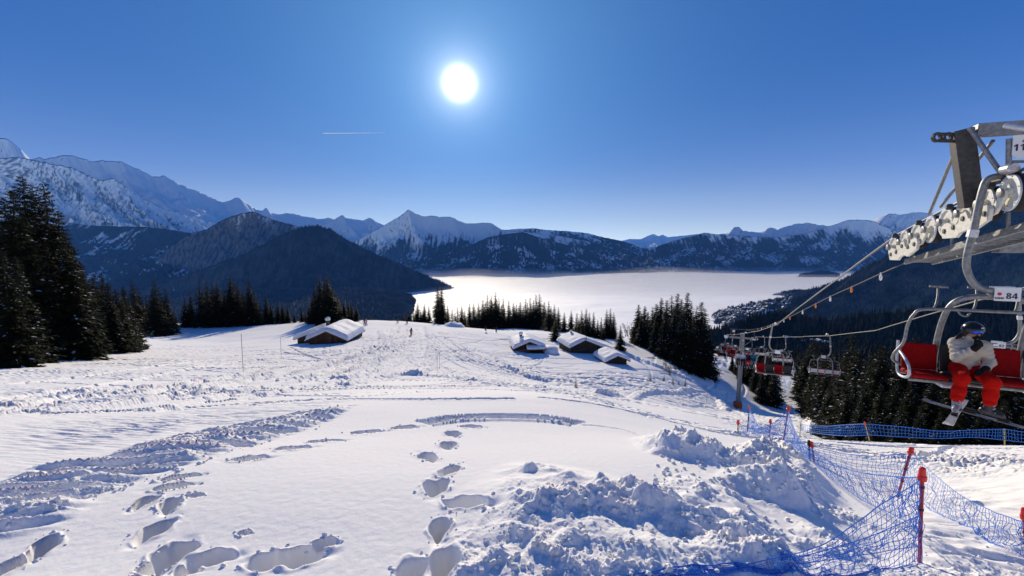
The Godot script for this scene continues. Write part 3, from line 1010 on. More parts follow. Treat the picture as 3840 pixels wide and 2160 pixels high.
	mountain("terraced_hillside", [[1520, 1000, 10900], [1640, 960, 10900], [1740, 930, 10900], [1830, 890, 10900], [1900, 878, 10900], [1960, 870, 10900], [2020, 890, 10900], [2110, 915, 10900], [2200, 935, 10900], [2300, 960, 10900], [2400, 985, 10900], [2500, 1000, 10900]],
		1500.0, -640.0, 320, 150.0, 800.0, 121, cover(800.0, 0.2, 0.27, 520.0, 122), 0.1, 10.0)
	mountain("distant_peaks", [[2300, 910, 21000], [2360, 896, 21000], [2400, 897, 21000], [2430, 884, 21000], [2452, 878, 21000], [2470, 886, 21000], [2484, 879, 21000], [2505, 889, 21000], [2560, 884, 21000], [2620, 878, 21000], [2720, 890, 21000]],
		3000.0, -300.0, 120, 300.0, 1500.0, 131, cover(-100.0, 0.3, 0.0, 1500.0, 132), 0.2, 16.0)
	mountain("far_range", [[2640, 890, 14000], [2700, 878, 14000], [2730, 874, 14000], [2746, 857, 14000], [2760, 851, 14000], [2775, 854, 14000], [2790, 866, 14000], [2850, 872, 14000], [2878, 856, 14000], [2890, 853, 14000], [2915, 860, 14000], [2960, 845, 14000], [3000, 838, 14000], [3035, 835, 14000], [3060, 842, 14000], [3100, 847, 14000], [3140, 850, 14000], [3200, 860, 14000], [3330, 802, 13500], [3350, 801, 13500], [3380, 806, 13500], [3420, 797, 13500], [3450, 797, 13500], [3520, 800, 13500], [3700, 780, 13000], [4200, 760, 13000]],
		4500.0, -500.0, 340, 480.0, 1200.0, 141, cover(150.0, 0.4, 0.05, 900.0, 142), -0.3, 24.0)
	mountain("village_hillside", [[2280, 1010, 12000], [2400, 958, 12000], [2450, 930, 12000], [2520, 905, 12000], [2600, 884, 12000], [2645, 873, 12000], [2700, 880, 12000], [2800, 885, 12000], [2900, 890, 12000], [3000, 880, 12000], [3060, 865, 12000], [3130, 842, 12000], [3185, 824, 12000], [3270, 827, 12000], [3320, 850, 12000], [3400, 880, 12000], [3600, 900, 12000], [4200, 900, 12000]],
		2000.0, -640.0, 420, 300.0, 1100.0, 151, cover(330.0, 0.3, 0.36, 620.0, 152), -0.1, 10.0)
	# the near side on the right
	mountain("steep_wooded_slope", [[2780, 1210, 3600], [2860, 1172, 3500], [2950, 1128, 3400], [3020, 1092, 3300], [3100, 1068, 3250], [3170, 1048, 3200], [3240, 1006, 3100], [3330, 957, 3000], [3400, 930, 2950], [3500, 898, 2900], [3620, 850, 2850], [3840, 770, 2800], [4300, 640, 2700]],
		1500.0, -640.0, 420, 150.0, 520.0, 161, cover(420.0, 0.85, -0.02, 300.0, 162, 0.10), -0.5, 12.0)
	mountain("village_hill", [[2640, 1230, 3700], [2680, 1172, 3650], [2740, 1150, 3600], [2800, 1140, 3550], [2850, 1128, 3500], [2920, 1117, 3450], [3000, 1095, 3400], [3080, 1090, 3400]],
		1400.0, -620.0, 240, 60.0, 400.0, 171, cover(900.0, 0.2, 0.42, 170.0, 172), -0.2, 9.0)
	mountain("wooded_island", [[2900, 1105, 5200], [2940, 1092, 5200], [2980, 1086, 5200], [3020, 1087, 5200], [3060, 1094, 5200], [3130, 1110, 5200]],
		500.0, -640.0, 60, 30.0, 300.0, 181, cover(900.0, 0.2, 0.1, 200.0, 182), -0.2, 8.0)
	mountain("far_island", [[3000, 1025, 8700], [3040, 1020, 8700], [3075, 1014, 8700], [3110, 1017, 8700], [3150, 1025, 8700]],
		500.0, -620.0, 40, 20.0, 300.0, 191, cover(900.0, 0.2, 0.0, 200.0, 192), -0.2, 8.0)
	mountain("wooded_spur", [[2350, 1400, 900], [2560, 1290, 950], [2680, 1240, 1000], [2760, 1218, 1050], [2830, 1190, 1100], [2900, 1176, 1100], [2960, 1182, 1100], [3040, 1194, 1050], [3200, 1190, 1000], [3400, 1165, 950], [3840, 1110, 900], [4300, 1060, 900]],
		640.0, -330.0, 300, 26.0, 200.0, 201, cover(900.0, 0.2, -0.05, 160.0, 202), -0.2, 5.0)
	mountain("valley_side", [[-800, 1250, 500], [0, 1250, 480], [700, 1240, 440], [1500, 1245, 430], [2000, 1290, 430], [2400, 1330, 430], [2700, 1345, 430], [2900, 1335, 430], [3100, 1330, 430], [3400, 1330, 430], [3840, 1330, 430], [4400, 1330, 430]],
		240.0, -140.0, 200, 6.0, 60.0, 211, cover(900.0, 0.2, -0.3, 60.0, 212), 0.0, 2.0)
	cloud_sea()

func cloud_sea() -> void:
	var swell := noise(FastNoiseLite.TYPE_SIMPLEX_SMOOTH, 1.0 / 700.0, 301, 4)
	var puff := noise(FastNoiseLite.TYPE_SIMPLEX_SMOOTH, 1.0 / 160.0, 302, 3)
	var st := begin()
	st.set_smooth_group(1)
	var nx := 240
	var nz := 260
	var d0 := 1700.0
	var d1 := 13000.0
	var grid := []
	for j in nz:
		var d := d0 * pow(d1 / d0, float(j) / (nz - 1))
		var row := PackedVector3Array()
		for i in nx:
			var x := lerpf(-0.25, 1.15, float(i) / (nx - 1)) * d
			row.append(Vector3(x, -575.0 + 11.0 * swell.get_noise_2d(x, d * 1.6) + 2.5 * puff.get_noise_2d(x, d * 1.4), -d))
		grid.append(row)
	for j in nz - 1:
		for i in nx - 1:
			quad(st, grid[j][i], grid[j + 1][i], grid[j + 1][i + 1], grid[j][i + 1])
	structure("cloud_sea", done(st), M.cloud)
	# thin mist lying on the cloud, which softens its shores
	for b in [[Vector3(2300, -548, -8200), Vector3(13500, 70, 6800), 0.00055], [Vector3(-500, -520, -9300), Vector3(3800, 150, 2600), 0.00060], [Vector3(3000, -545, -10900), Vector3(13000, 170, 2600), 0.00050]]:
		var mist := FogVolume.new()
		mist.name = numbered("cloud_mist")
		mist.shape = RenderingServer.FOG_VOLUME_SHAPE_ELLIPSOID
		mist.size = b[1]
		var fm := FogMaterial.new()
		fm.density = b[2]
		fm.albedo = Color(0.95, 0.96, 1.0)
		mist.material = fm
		add_child(mist)
		mist.position = b[0]
		mist.set_meta("kind", "stuff")
		tag(mist, "thin mist along the shore of the sea of cloud", "mist")

# ------------------------------------------------------------------ spruces
# a spruce of height 1 (scaled up when placed): trunk, crown of drooping branches, lumps of snow on them
func spruce_meshes(sd: int, whorls: int, per_whorl: int, twigs: int, wide: float, bare: float, snowy: float, ragged := 0.25) -> Dictionary:
	var r := RandomNumberGenerator.new()
	r.seed = sd
	var v := PackedVector3Array()
	var n := PackedVector3Array()
	var col := PackedColorArray()
	var sn := begin()
	sn.set_smooth_group(1)
	var lean := Vector3(r.randf_range(-0.012, 0.012), 0, r.randf_range(-0.012, 0.012))
	for w in whorls:
		var f := float(w) / (whorls - 1)
		var h := bare + (0.985 - bare) * pow(f, 0.88)
		var reach := wide * pow(1.0 - (h - bare) / (1.0 - bare), 0.82) + 0.012
		var count := maxi(3, int(per_whorl * (0.45 + 0.55 * (1.0 - f))))
		var turn := r.randf() * TAU
		for b in count:
			var az := turn + TAU * b / count + r.randf_range(-0.35, 0.35)
			var long := reach * (1.0 + r.randf_range(-ragged, ragged * 0.8))
			if r.randf() < 0.06: long *= 0.5
			var out := Vector3(cos(az), 0, sin(az))
			var side := Vector3(-sin(az), 0, cos(az))
			var root := lean * h + Vector3(0, h + r.randf_range(-0.008, 0.008), 0)
			var droop := 0.20 + 0.42 * (1.0 - f) + r.randf_range(-0.1, 0.1)
			if f > 0.85: droop = -0.6 + (1.0 - f) * 4.0
			var shade := r.randf_range(0.6, 1.25)
			var brown := 0.014 if r.randf() < 0.18 else 0.0
			var base_col := Color(0.0200 + brown, 0.0250 + brown * 0.4, 0.0125) * shade
			base_col.a = 1.0
			var tips := maxi(4, int(twigs * (0.35 + 0.65 * long / (wide + 0.012))))
			for k in tips:
				var s := (k + r.randf()) / tips
				s = 0.10 + 0.90 * s
				var p := root + out * (long * s) - Vector3(0, droop * long * (s * 1.5 - s * s * 0.62), 0)
				var sg := -1.0 if k % 2 else 1.0
				var l := long * (0.40 - 0.20 * s) * r.randf_range(0.6, 1.25) + 0.006
				var d := (out * r.randf_range(0.35, 0.9) + side * (sg * r.randf_range(0.35, 0.95)) + Vector3(0, r.randf_range(-0.65, 0.02), 0)).normalized()
				if s > 0.93: d = (out + Vector3(0, r.randf_range(-0.2, 0.25), 0)).normalized()
				var across := d.cross(Vector3(r.randf_range(-0.5, 0.5), 1, r.randf_range(-0.5, 0.5))).normalized() * (l * r.randf_range(0.14, 0.24))
				var mid := p + d * (l * 0.45) - Vector3(0, l * 0.04, 0)
				var tip := p + d * l - Vector3(0, l * 0.22, 0)
				var nn := across.cross(d).normalized()
				if nn.y < 0.0: nn = -nn; across = -across
				v.append_array([p, mid + across, tip, p, tip, mid - across])
				n.append_array([nn, nn, nn, nn, nn, nn])
				for q in 6: col.append(base_col)
				# hanging sprig
				if k % 3 == 0:
					var hang := p + Vector3(r.randf_range(-0.3, 0.3) * l, -l * r.randf_range(0.5, 0.9), r.randf_range(-0.3, 0.3) * l)
					var a2 := out * (l * 0.16)
					var n2 := side
					v.append_array([p - a2, p + a2, hang])
					n.append_array([n2, n2, n2])
					for q in 3: col.append(base_col)
			if r.randf() < snowy:
				for q in r.randi_range(1, 2):
					var s := r.randf_range(0.35, 0.92)
					var p := root + out * (long * s) - Vector3(0, droop * long * (s * 1.5 - s * s * 0.62) - 0.004, 0)
					var a := out * (long * r.randf_range(0.06, 0.17)) - Vector3(0, droop * long * 0.06, 0)
					var c := side * (long * r.randf_range(0.03, 0.075))
					var up := Vector3(0, long * r.randf_range(0.02, 0.05), 0)
					var ring := [p + a, p + (a + c) * 0.7, p + c, p + (c - a) * 0.7, p - a, p - (a + c) * 0.7, p - c, p + (a - c) * 0.7]
					for z in 8:
						tri(sn, ring[z], p + up, ring[(z + 1) % 8])
	var arr := []
	arr.resize(Mesh.ARRAY_MAX)
	arr[Mesh.ARRAY_VERTEX] = v
	arr[Mesh.ARRAY_NORMAL] = n
	arr[Mesh.ARRAY_COLOR] = col
	var crown := ArrayMesh.new()
	# winding follows the normals
	for i in range(0, v.size(), 3):
		if (v[i + 2] - v[i]).cross(v[i + 1] - v[i]).dot(n[i]) < 0.0:
			var sw := v[i + 1]; v[i + 1] = v[i + 2]; v[i + 2] = sw
	arr[Mesh.ARRAY_VERTEX] = v
	crown.add_surface_from_arrays(Mesh.PRIMITIVE_TRIANGLES, arr)
	var tr := begin()
	tube(tr, [Vector3(0, -0.04, 0), Vector3(0, 0.02, 0), lean * 0.5 + Vector3(0, 0.5, 0), lean + Vector3(0, 0.985, 0)], [0.02, 0.016, 0.010, 0.001], 7)
	return {"crown": crown, "trunk": done(tr), "snow": done(sn) if snowy > 0.0 else null}

var spruce_kinds := []

func spruce_thing(kind: int) -> Node3D:
	var k: Dictionary = spruce_kinds[kind]
	var o := Node3D.new()
	o.name = numbered("spruce_tree")
	put("trunk", k.trunk, M.bark, o)
	put("crown", k.crown, M.needles, o)
	if k.snow: put("branch_snow", k.snow, M.branch_snow, o).set_meta("kind", "stuff")
	return o

var tree_spots := []

# a spruce whose tip is at pixel (u, v) and which stands at distance d
func spruce(u: float, v: float, d: float, kind: int, width: float, label: String, group: String, sink := 0.3) -> Node3D:
	var top := at(u, v, d)
	var y := ground(top.x, top.z) - sink
	var tall := clampf(top.y - y, 0.5, 34.0)
	var o := spruce_thing(kind)
	add_child(o)
	o.position = Vector3(top.x, y, top.z)
	o.scale = Vector3(tall * width, tall, tall * width)
	o.rotation.y = rng.randf() * TAU
	tag(o, label, "tree", group)
	return o

func young(t: Array, label: String, group: String) -> void:
	var p := hit(t[0], t[2])
	spruce(t[0], t[1], -p.z, 7, rng.randf_range(0.9, 1.2), label, group, 0.05)

func build_trees() -> void:
	rng.seed = 77
	# kinds 0-2: full detail; 3-6: for the middle distance; 7: young tree
	spruce_kinds.append(spruce_meshes(1, 54, 11, 26, 0.165, 0.03, 0.30))
	spruce_kinds.append(spruce_meshes(2, 50, 11, 26, 0.185, 0.02, 0.34, 0.32))
	spruce_kinds.append(spruce_meshes(3, 58, 10, 24, 0.150, 0.04, 0.28, 0.3))
	spruce_kinds.append(spruce_meshes(4, 40, 10, 20, 0.170, 0.03, 0.10, 0.3))
	spruce_kinds.append(spruce_meshes(5, 38, 10, 20, 0.185, 0.02, 0.12, 0.35))
	spruce_kinds.append(spruce_meshes(6, 42, 9, 18, 0.150, 0.04, 0.08, 0.3))
	spruce_kinds.append(spruce_meshes(7, 26, 7, 12, 0.175, 0.12, 0.04, 0.45))
	spruce_kinds.append(spruce_meshes(8, 18, 7, 10, 0.26, 0.03, 0.0, 0.35))
	# tips seen in the photograph: pixel, distance
	var left := [[79, 657, 44], [124, 694, 47], [168, 688, 46], [43, 707, 41], [14, 735, 48], [210, 790, 48], [245, 870, 44], [-40, 720, 44], [-90, 760, 42], [12, 940, 33], [-60, 900, 34], [58, 960, 38], [110, 900, 42], [170, 905, 44], [275, 930, 54], [300, 985, 52], [-150, 700, 50], [215, 1000, 47]]
	for t in left:
		var said := "tall dark snow-flecked spruce in the big clump towering beside the piste"
		if t[0] == 79: said = "tallest spruce of the big clump, its tip above all the others"
		elif t[0] == 168: said = "spruce with a sharp tip at the steep outer edge of the big clump"
		elif t[0] == 12: said = "low dense spruce at the front of the big clump, branches down to the snow"
		elif t[0] == 300: said = "shortest spruce of the big clump, next to the bushy ones"
		spruce(t[0], t[1], t[2], rng.randi_range(0, 2), rng.randf_range(0.9, 1.15), said, "tall spruces of the big clump beside the piste")
	var hedge := [[348, 1026, 62], [379, 1026, 66], [330, 1050, 58], [404, 1057, 62], [435, 1082, 60], [460, 1076, 64], [415, 1100, 55], [455, 1130, 57], [480, 1120, 66]]
	for t in hedge:
		spruce(t[0], t[1], t[2], rng.randi_range(0, 2), rng.randf_range(1.05, 1.35), "bushy spruce at the low end of the big clump beside the piste", "bushy spruces at the end of the big clump")
	var far_left := [[497, 1048, 128], [520, 1080, 132], [548, 1105, 140], [580, 1048, 125], [568, 1075, 128], [600, 1085, 128], [622, 1080, 130], [650, 1155, 135]]
	for t in far_left:
		spruce(t[0], t[1], t[2], rng.randi_range(3, 5), rng.randf_range(1.0, 1.3), "spruce beyond the snow ridge behind the skier in green", "spruces behind the skier in green")
	var grove := [[692, 1113, 150], [715, 1090, 150], [745, 1036, 148], [773, 1036, 146], [795, 1060, 150], [813, 1051, 146], [838, 1075, 150], [860, 1026, 146], [875, 1060, 150], [888, 1054, 146], [910, 1085, 150], [931, 1042, 146], [948, 1090, 148], [964, 1091, 146], [997, 1104, 150], [1015, 1135, 150], [1040, 1128, 152], [1057, 1133, 150], [1077, 1140, 150], [1103, 1170, 150], [1130, 1155, 150], [1143, 1161, 150]]
	for t in grove:
		spruce(t[0], t[1], t[2], rng.randi_range(3, 6), rng.randf_range(1.0, 1.35), "dark spruce in the long grove along the crest, before the wooded mountain", "spruces of the long grove along the crest")
	var tall := [[1198, 1029, 132], [1227, 1025, 130], [1181, 1066, 134], [1212, 1060, 128], [1245, 1070, 132], [1170, 1110, 135], [1265, 1102, 134], [1289, 1122, 136], [1305, 1130, 140], [1318, 1137, 138], [1335, 1141, 138], [1158, 1140, 138]]
	for t in tall:
		spruce(t[0], t[1], t[2], rng.randi_range(3, 5), rng.randf_range(1.0, 1.3), "spruce in the clump right behind the chalet at the piste", "spruces right behind the chalet at the piste")
	var crest := [[1382, 1170, 160], [1459, 1186, 165], [1485, 1175, 165], [1512, 1172, 162], [1534, 1159, 160], [1550, 1150, 160], [1565, 1135, 158], [1578, 1160, 158], [1591, 1137, 160], [1608, 1145, 162], [1678, 1142, 160], [1695, 1146, 165], [1715, 1135, 168], [1731, 1142, 168]]
	for t in crest:
		spruce(t[0], t[1], t[2], rng.randi_range(3, 6), rng.randf_range(1.0, 1.3), "small spruce on the skyline where the piste drops away", "spruces where the piste drops away")
	for t in [[1640, 1064, 150], [1655, 1067, 152]]:
		spruce(t[0], t[1], t[2], 3, 1.0, "tall open-branched spruce of the pair behind the snow mounds", "pair of tall open-branched spruces")
	var middle := [[1759, 1135, 195], [1777, 1135, 195], [1795, 1133, 200], [1812, 1120, 200], [1826, 1104, 200], [1843, 1106, 204], [1857, 1096, 202], [1872, 1115, 204], [1886, 1116, 205], [1906, 1125, 206], [1924, 1134, 208], [1938, 1140, 208], [1950, 1129, 206], [1970, 1120, 206], [1988, 1116, 204], [2000, 1125, 204], [2012, 1105, 202], [2025, 1103, 200], [2040, 1130, 204]]
	for t in middle:
		spruce(t[0], t[1], t[2], rng.randi_range(3, 5), rng.randf_range(1.05, 1.35), "dark spruce in the dense row standing against the sea of cloud", "spruces in the dense row against the cloud")
	for t in middle:
		spruce(t[0] + rng.randf_range(4, 13), t[1] + rng.randf_range(12, 50), t[2] + rng.randf_range(4, 16), rng.randi_range(3, 5), rng.randf_range(1.1, 1.5), "dark spruce in the dense row standing against the sea of cloud", "spruces in the dense row against the cloud")
	for t in grove + tall + crest:
		spruce(t[0] + rng.randf_range(-12, 12), t[1] + rng.randf_range(20, 55), t[2] + rng.randf_range(3, 10), rng.randi_range(3, 5), rng.randf_range(1.1, 1.5), "lower spruce filling the dark row along the crest", "lower spruces filling the row along the crest")
	for t in [[2058, 1129, 175], [2078, 1142, 172], [2094, 1153, 172], [2066, 1150, 176], [2116, 1171, 170], [2142, 1164, 172]]:
		spruce(t[0], t[1], t[2], rng.randi_range(3, 6), rng.randf_range(1.0, 1.3), "spruce of the loose group between the row and the chalets", "spruces of the loose group above the chalets")
	spruce(2083, 1193, 116, 4, 1.55, "lone broad spruce between the two snowy chalets", "")
	var behind := [[2162, 1173, 140], [2182, 1162, 140], [2197, 1156, 140], [2212, 1172, 138], [2226, 1169, 138], [2242, 1198, 132], [2255, 1190, 136], [2277, 1160, 136], [2288, 1156, 136], [2303, 1171, 136], [2262, 1220, 126], [2186, 1200, 130], [2172, 1195, 134]]
	for t in behind:
		spruce(t[0], t[1], t[2], rng.randi_range(3, 5), rng.randf_range(1.05, 1.4), "dark spruce in the clump behind the grey plank chalet", "spruces behind the grey plank chalet")
	spruce(2328, 1220, 108, 4, 1.3, "slim lone spruce at the corner of the grey plank chalet", "")
	var right := [[2394, 1142, 128], [2418, 1147, 130], [2431, 1169, 126], [2405, 1180, 124], [2448, 1150, 124], [2462, 1138, 122], [2480, 1116, 122], [2500, 1125, 120], [2520, 1109, 120], [2540, 1100, 118], [2556, 1120, 114], [2579, 1096, 116], [2595, 1129, 114], [2613, 1147, 114], [2632, 1131, 112], [2648, 1156, 112], [2530, 1150, 110], [2565, 1160, 106], [2602, 1180, 104], [2495, 1170, 112], [2460, 1190, 116], [2640, 1200, 106]]
	for t in right:
		spruce(t[0], t[1], t[2], rng.randi_range(0, 4), rng.randf_range(1.05, 1.35), "tall dark spruce of the massed group between piste and chairlift", "spruces massed between piste and chairlift")
	# below the lift line
	var under := [[2748, 1330, 125], [2770, 1318, 122], [2795, 1322, 118], [2820, 1316, 115], [2845, 1320, 112], [2868, 1330, 110], [2890, 1325, 108], [2912, 1345, 106], [2835, 1350, 108], [2880, 1360, 104], [2780, 1345, 116], [2905, 1385, 100], [2860, 1390, 100]]
	for t in under:
		spruce(t[0], t[1], t[2], rng.randi_range(0, 4), rng.randf_range(1.0, 1.3), "dark spruce under the chairs, beside the narrow lift track", "spruces under the chairs")
	var wood := [[3000, 1310, 150], [3025, 1300, 130], [3050, 1305, 120], [3075, 1310, 104], [3100, 1300, 92], [3130, 1305, 80], [3040, 1335, 112], [3060, 1370, 92], [3085, 1355, 80], [3120, 1345, 68], [3160, 1300, 62], [3190, 1305, 54], [3218, 1283, 40], [3240, 1320, 42], [3180, 1370, 50], [3150, 1410, 50], [3105, 1420, 62], [3070, 1450, 66], [3120, 1480, 46], [3270, 1300, 36], [3300, 1340, 33], [3330, 1330, 35], [3365, 1310, 33], [3400, 1340, 31], [3435, 1300, 33], [3470, 1320, 30], [3505, 1290, 33], [3540, 1330, 29], [3575, 1300, 32], [3610, 1330, 29], [3650, 1290, 32], [3690, 1320, 29], [3730, 1290, 31], [3770, 1310, 28], [3815, 1280, 30], [3860, 1300, 28], [3910, 1270, 30], [3250, 1400, 30], [3310, 1420, 28], [3210, 1420, 34], [3360, 1430, 27], [3420, 1440, 26], [3490, 1440, 26], [3560, 1440, 26], [3630, 1440, 25], [3700, 1430, 25], [3780, 1420, 25], [3860, 1420, 25], [3450, 1500, 24], [3290, 1510, 25], [3380, 1520, 23.5], [3530, 1520, 23.5], [3610, 1530, 23], [3690, 1520, 23], [3770, 1530, 22.5], [3850, 1520, 22.5], [3230, 1520, 28], [3180, 1490, 33]]
	for t in wood:
		spruce(t[0] + rng.randf_range(-8, 8), t[1] + rng.randf_range(-55, 35), t[2], rng.randi_range(0, 2), rng.randf_range(1.05, 1.4), "dark spruce in the wood behind the far blue net", "spruces of the wood behind the far blue net")
	# young trees: tip and foot seen in the photograph
	for t in [[2440, 1398, 1430], [2491, 1403, 1430], [2524, 1412, 1443], [2546, 1423, 1443], [2571, 1414, 1451], [2511, 1381, 1407]]:
		young(t, "knee-high young spruce in the row beside the piste bend", "young spruces beside the piste bend")
	young([2160, 1416, 1456], "single young spruce alone in the tracked snow below the chalets", "")
	for t in [[2626, 1381, 1403], [2639, 1390, 1407], [2588, 1372, 1390], [2865, 1440, 1468], [2892, 1461, 1480]]:
		young(t, "small young spruce on the shaded snow bank", "young spruces on the shaded bank")
	far_woods()

# the woods on the far slopes, too many and too small to tell apart
func far_woods() -> void:
	var st := begin()
	for k in 3:
		var y0 := 0.06 + 0.3 * k
		var r := 0.17 - 0.045 * k
		for i in 5:
			var a := TAU * i / 5 + k
			var b := TAU * (i + 1) / 5 + k
			tri(st, Vector3(cos(a) * r, y0, sin(a) * r), Vector3(0, minf(y0 + 0.46, 1.0), 0), Vector3(cos(b) * r, y0, sin(b) * r))
	var mesh := done(st)
	var wood_mat := tinted(0.9, 0.1)
	var rime := noise(FastNoiseLite.TYPE_SIMPLEX_SMOOTH, 1.0 / 240.0, 91, 4)
	for spec in [["wooded_spur", 9000, 12.0, 20.0, -400.0], ["valley_side", 3000, 11.0, 17.0, -400.0], ["steep_wooded_slope", 26000, 14.0, 24.0, -575.0], ["wooded_mountain", 26000, 18.0, 30.0, -580.0], ["wooded_foothill", 26000, 16.0, 26.0, -580.0], ["village_hill", 1500, 12.0, 20.0, -575.0], ["wooded_island", 600, 14.0, 22.0, -575.0]]:
		var land: MeshInstance3D = get_node(NodePath(spec[0]))
		var arr: Array = land.mesh.surface_get_arrays(0)
		var v: PackedVector3Array = arr[Mesh.ARRAY_VERTEX]
		var c: PackedColorArray = arr[Mesh.ARRAY_COLOR]
		var where := []
		var tries := 0
		while where.size() < spec[1] and tries < spec[1] * 4:
			tries += 1
			var i := rng.randi_range(0, v.size() - 112)
			if c[i].r > 0.16 or v[i].y < spec[4]: continue
			var j := i + (1 if rng.randf() < 0.5 else 110)
			var p := v[i].lerp(v[j], rng.randf())
			if p.distance_to(v[i]) > 60.0: continue
			var tall := rng.randf_range(spec[2], spec[3])
			where.append(Transform3D(Basis(Vector3.UP, rng.randf() * TAU).scaled(Vector3(tall, tall, tall)), p - Vector3(0, 1, 0)))
		var mm := MultiMesh.new()
		mm.transform_format = MultiMesh.TRANSFORM_3D
		mm.use_colors = true
		mm.mesh = mesh
		mm.instance_count = where.size()
		for i in where.size():
			mm.set_instance_transform(i, where[i])
			# rime on the trees comes in patches
			var spot: Vector3 = where[i].origin
			var k := clampf(0.25 + 1.3 * rime.get_noise_3dv(spot) + rng.randf_range(-0.25, 0.25), 0.0, 1.0) * (1.0 if -spot.z > 2500.0 else 0.25)
			mm.set_instance_color(i, Color(0.017, 0.022, 0.016).lerp(Color(0.11, 0.115, 0.12), k * 0.8))
		var o := MultiMeshInstance3D.new()
		o.name = numbered("distant_wood")
		o.multimesh = mm
		o.material_override = wood_mat
		add_child(o)
		o.set_meta("kind", "stuff")
		var words := {"wooded_spur": "dark spruce wood on the low spur beyond the lift", "valley_side": "spruce wood dropping away behind the crest", "steep_wooded_slope": "forest on the steep dark slope behind the lift tower", "wooded_mountain": "forest covering the rounded dark mountain above the cloud", "wooded_foothill": "forest on the low slope in front of the dark mountain", "village_hill": "trees scattered among the hillside village", "wooded_island": "wood on the little hill rising out of the cloud"}
		tag(o, words[spec[0]], "forest")

# ------------------------------------------------------------------ chalets
# thick snow lying on a pitched roof: x across, ridge along z
func snow_blanket(half: float, z0: float, z1: float, ridge: float, drop: float, thick: float, sd: int, right_half := -1.0) -> ArrayMesh:
	var n := noise(FastNoiseLite.TYPE_SIMPLEX_SMOOTH, 0.35, sd, 3)
	var rh := half if right_half < 0.0 else right_half
	var nx := 36
	var nz := 24
	var top := []
	var low := []
	for j in nz + 1:
		var g := float(j) / nz
		var row := PackedVector3Array()
		var row2 := PackedVector3Array()
		for i in nx + 1:
			var f := float(i) / nx
			var x := lerpf(-half, rh, f)
			var z := lerpf(z0, z1, g)
			var base := ridge - absf(x) * drop
			var edge := minf(minf(x + half, rh - x) / 0.5, minf(z - z0, z1 - z) / 0.42)
			var round_ := sqrt(clampf(1.0 - pow(1.0 - clampf(edge, 0.0, 1.0), 2.0), 0.0, 1.0))
			var crest := ridge - (sqrt(x * x + 0.35) - 0.1) * drop
			row.append(Vector3(x, lerpf(base + 0.05, crest + thick * (1.0 + 0.16 * n.get_noise_2d(x, z)), 0.12 + 0.88 * round_), z))
			row2.append(Vector3(x, base, z))
		top.append(row)
		low.append(row2)
	var st := begin()
	st.set_smooth_group(1)
	for j in nz:
		for i in nx:
			quad(st, top[j][i], top[j][i + 1], top[j + 1][i + 1], top[j + 1][i])
			quad(st, low[j][i], low[j + 1][i], low[j + 1][i + 1], low[j][i + 1])
	st.set_smooth_group(2)
	for i in nx:
		quad(st, low[0][i], low[0][i + 1], top[0][i + 1], top[0][i])
		quad(st, low[nz][i + 1], low[nz][i], top[nz][i], top[nz][i + 1])
	st.set_smooth_group(3)
	for j in nz:
		quad(st, low[j + 1][0], low[j][0], top[j][0], top[j + 1][0])
		quad(st, low[j][nx], low[j + 1][nx], top[j + 1][nx], top[j][nx])
	return done(st)

func board_materials(c: Color, sd: int) -> Array:
	var out := []
	for k in 4:
		out.append(worn(c * (0.75 + 0.17 * k), 0.85, 0.0, 0.45, 0.9, sd + k))
	return out

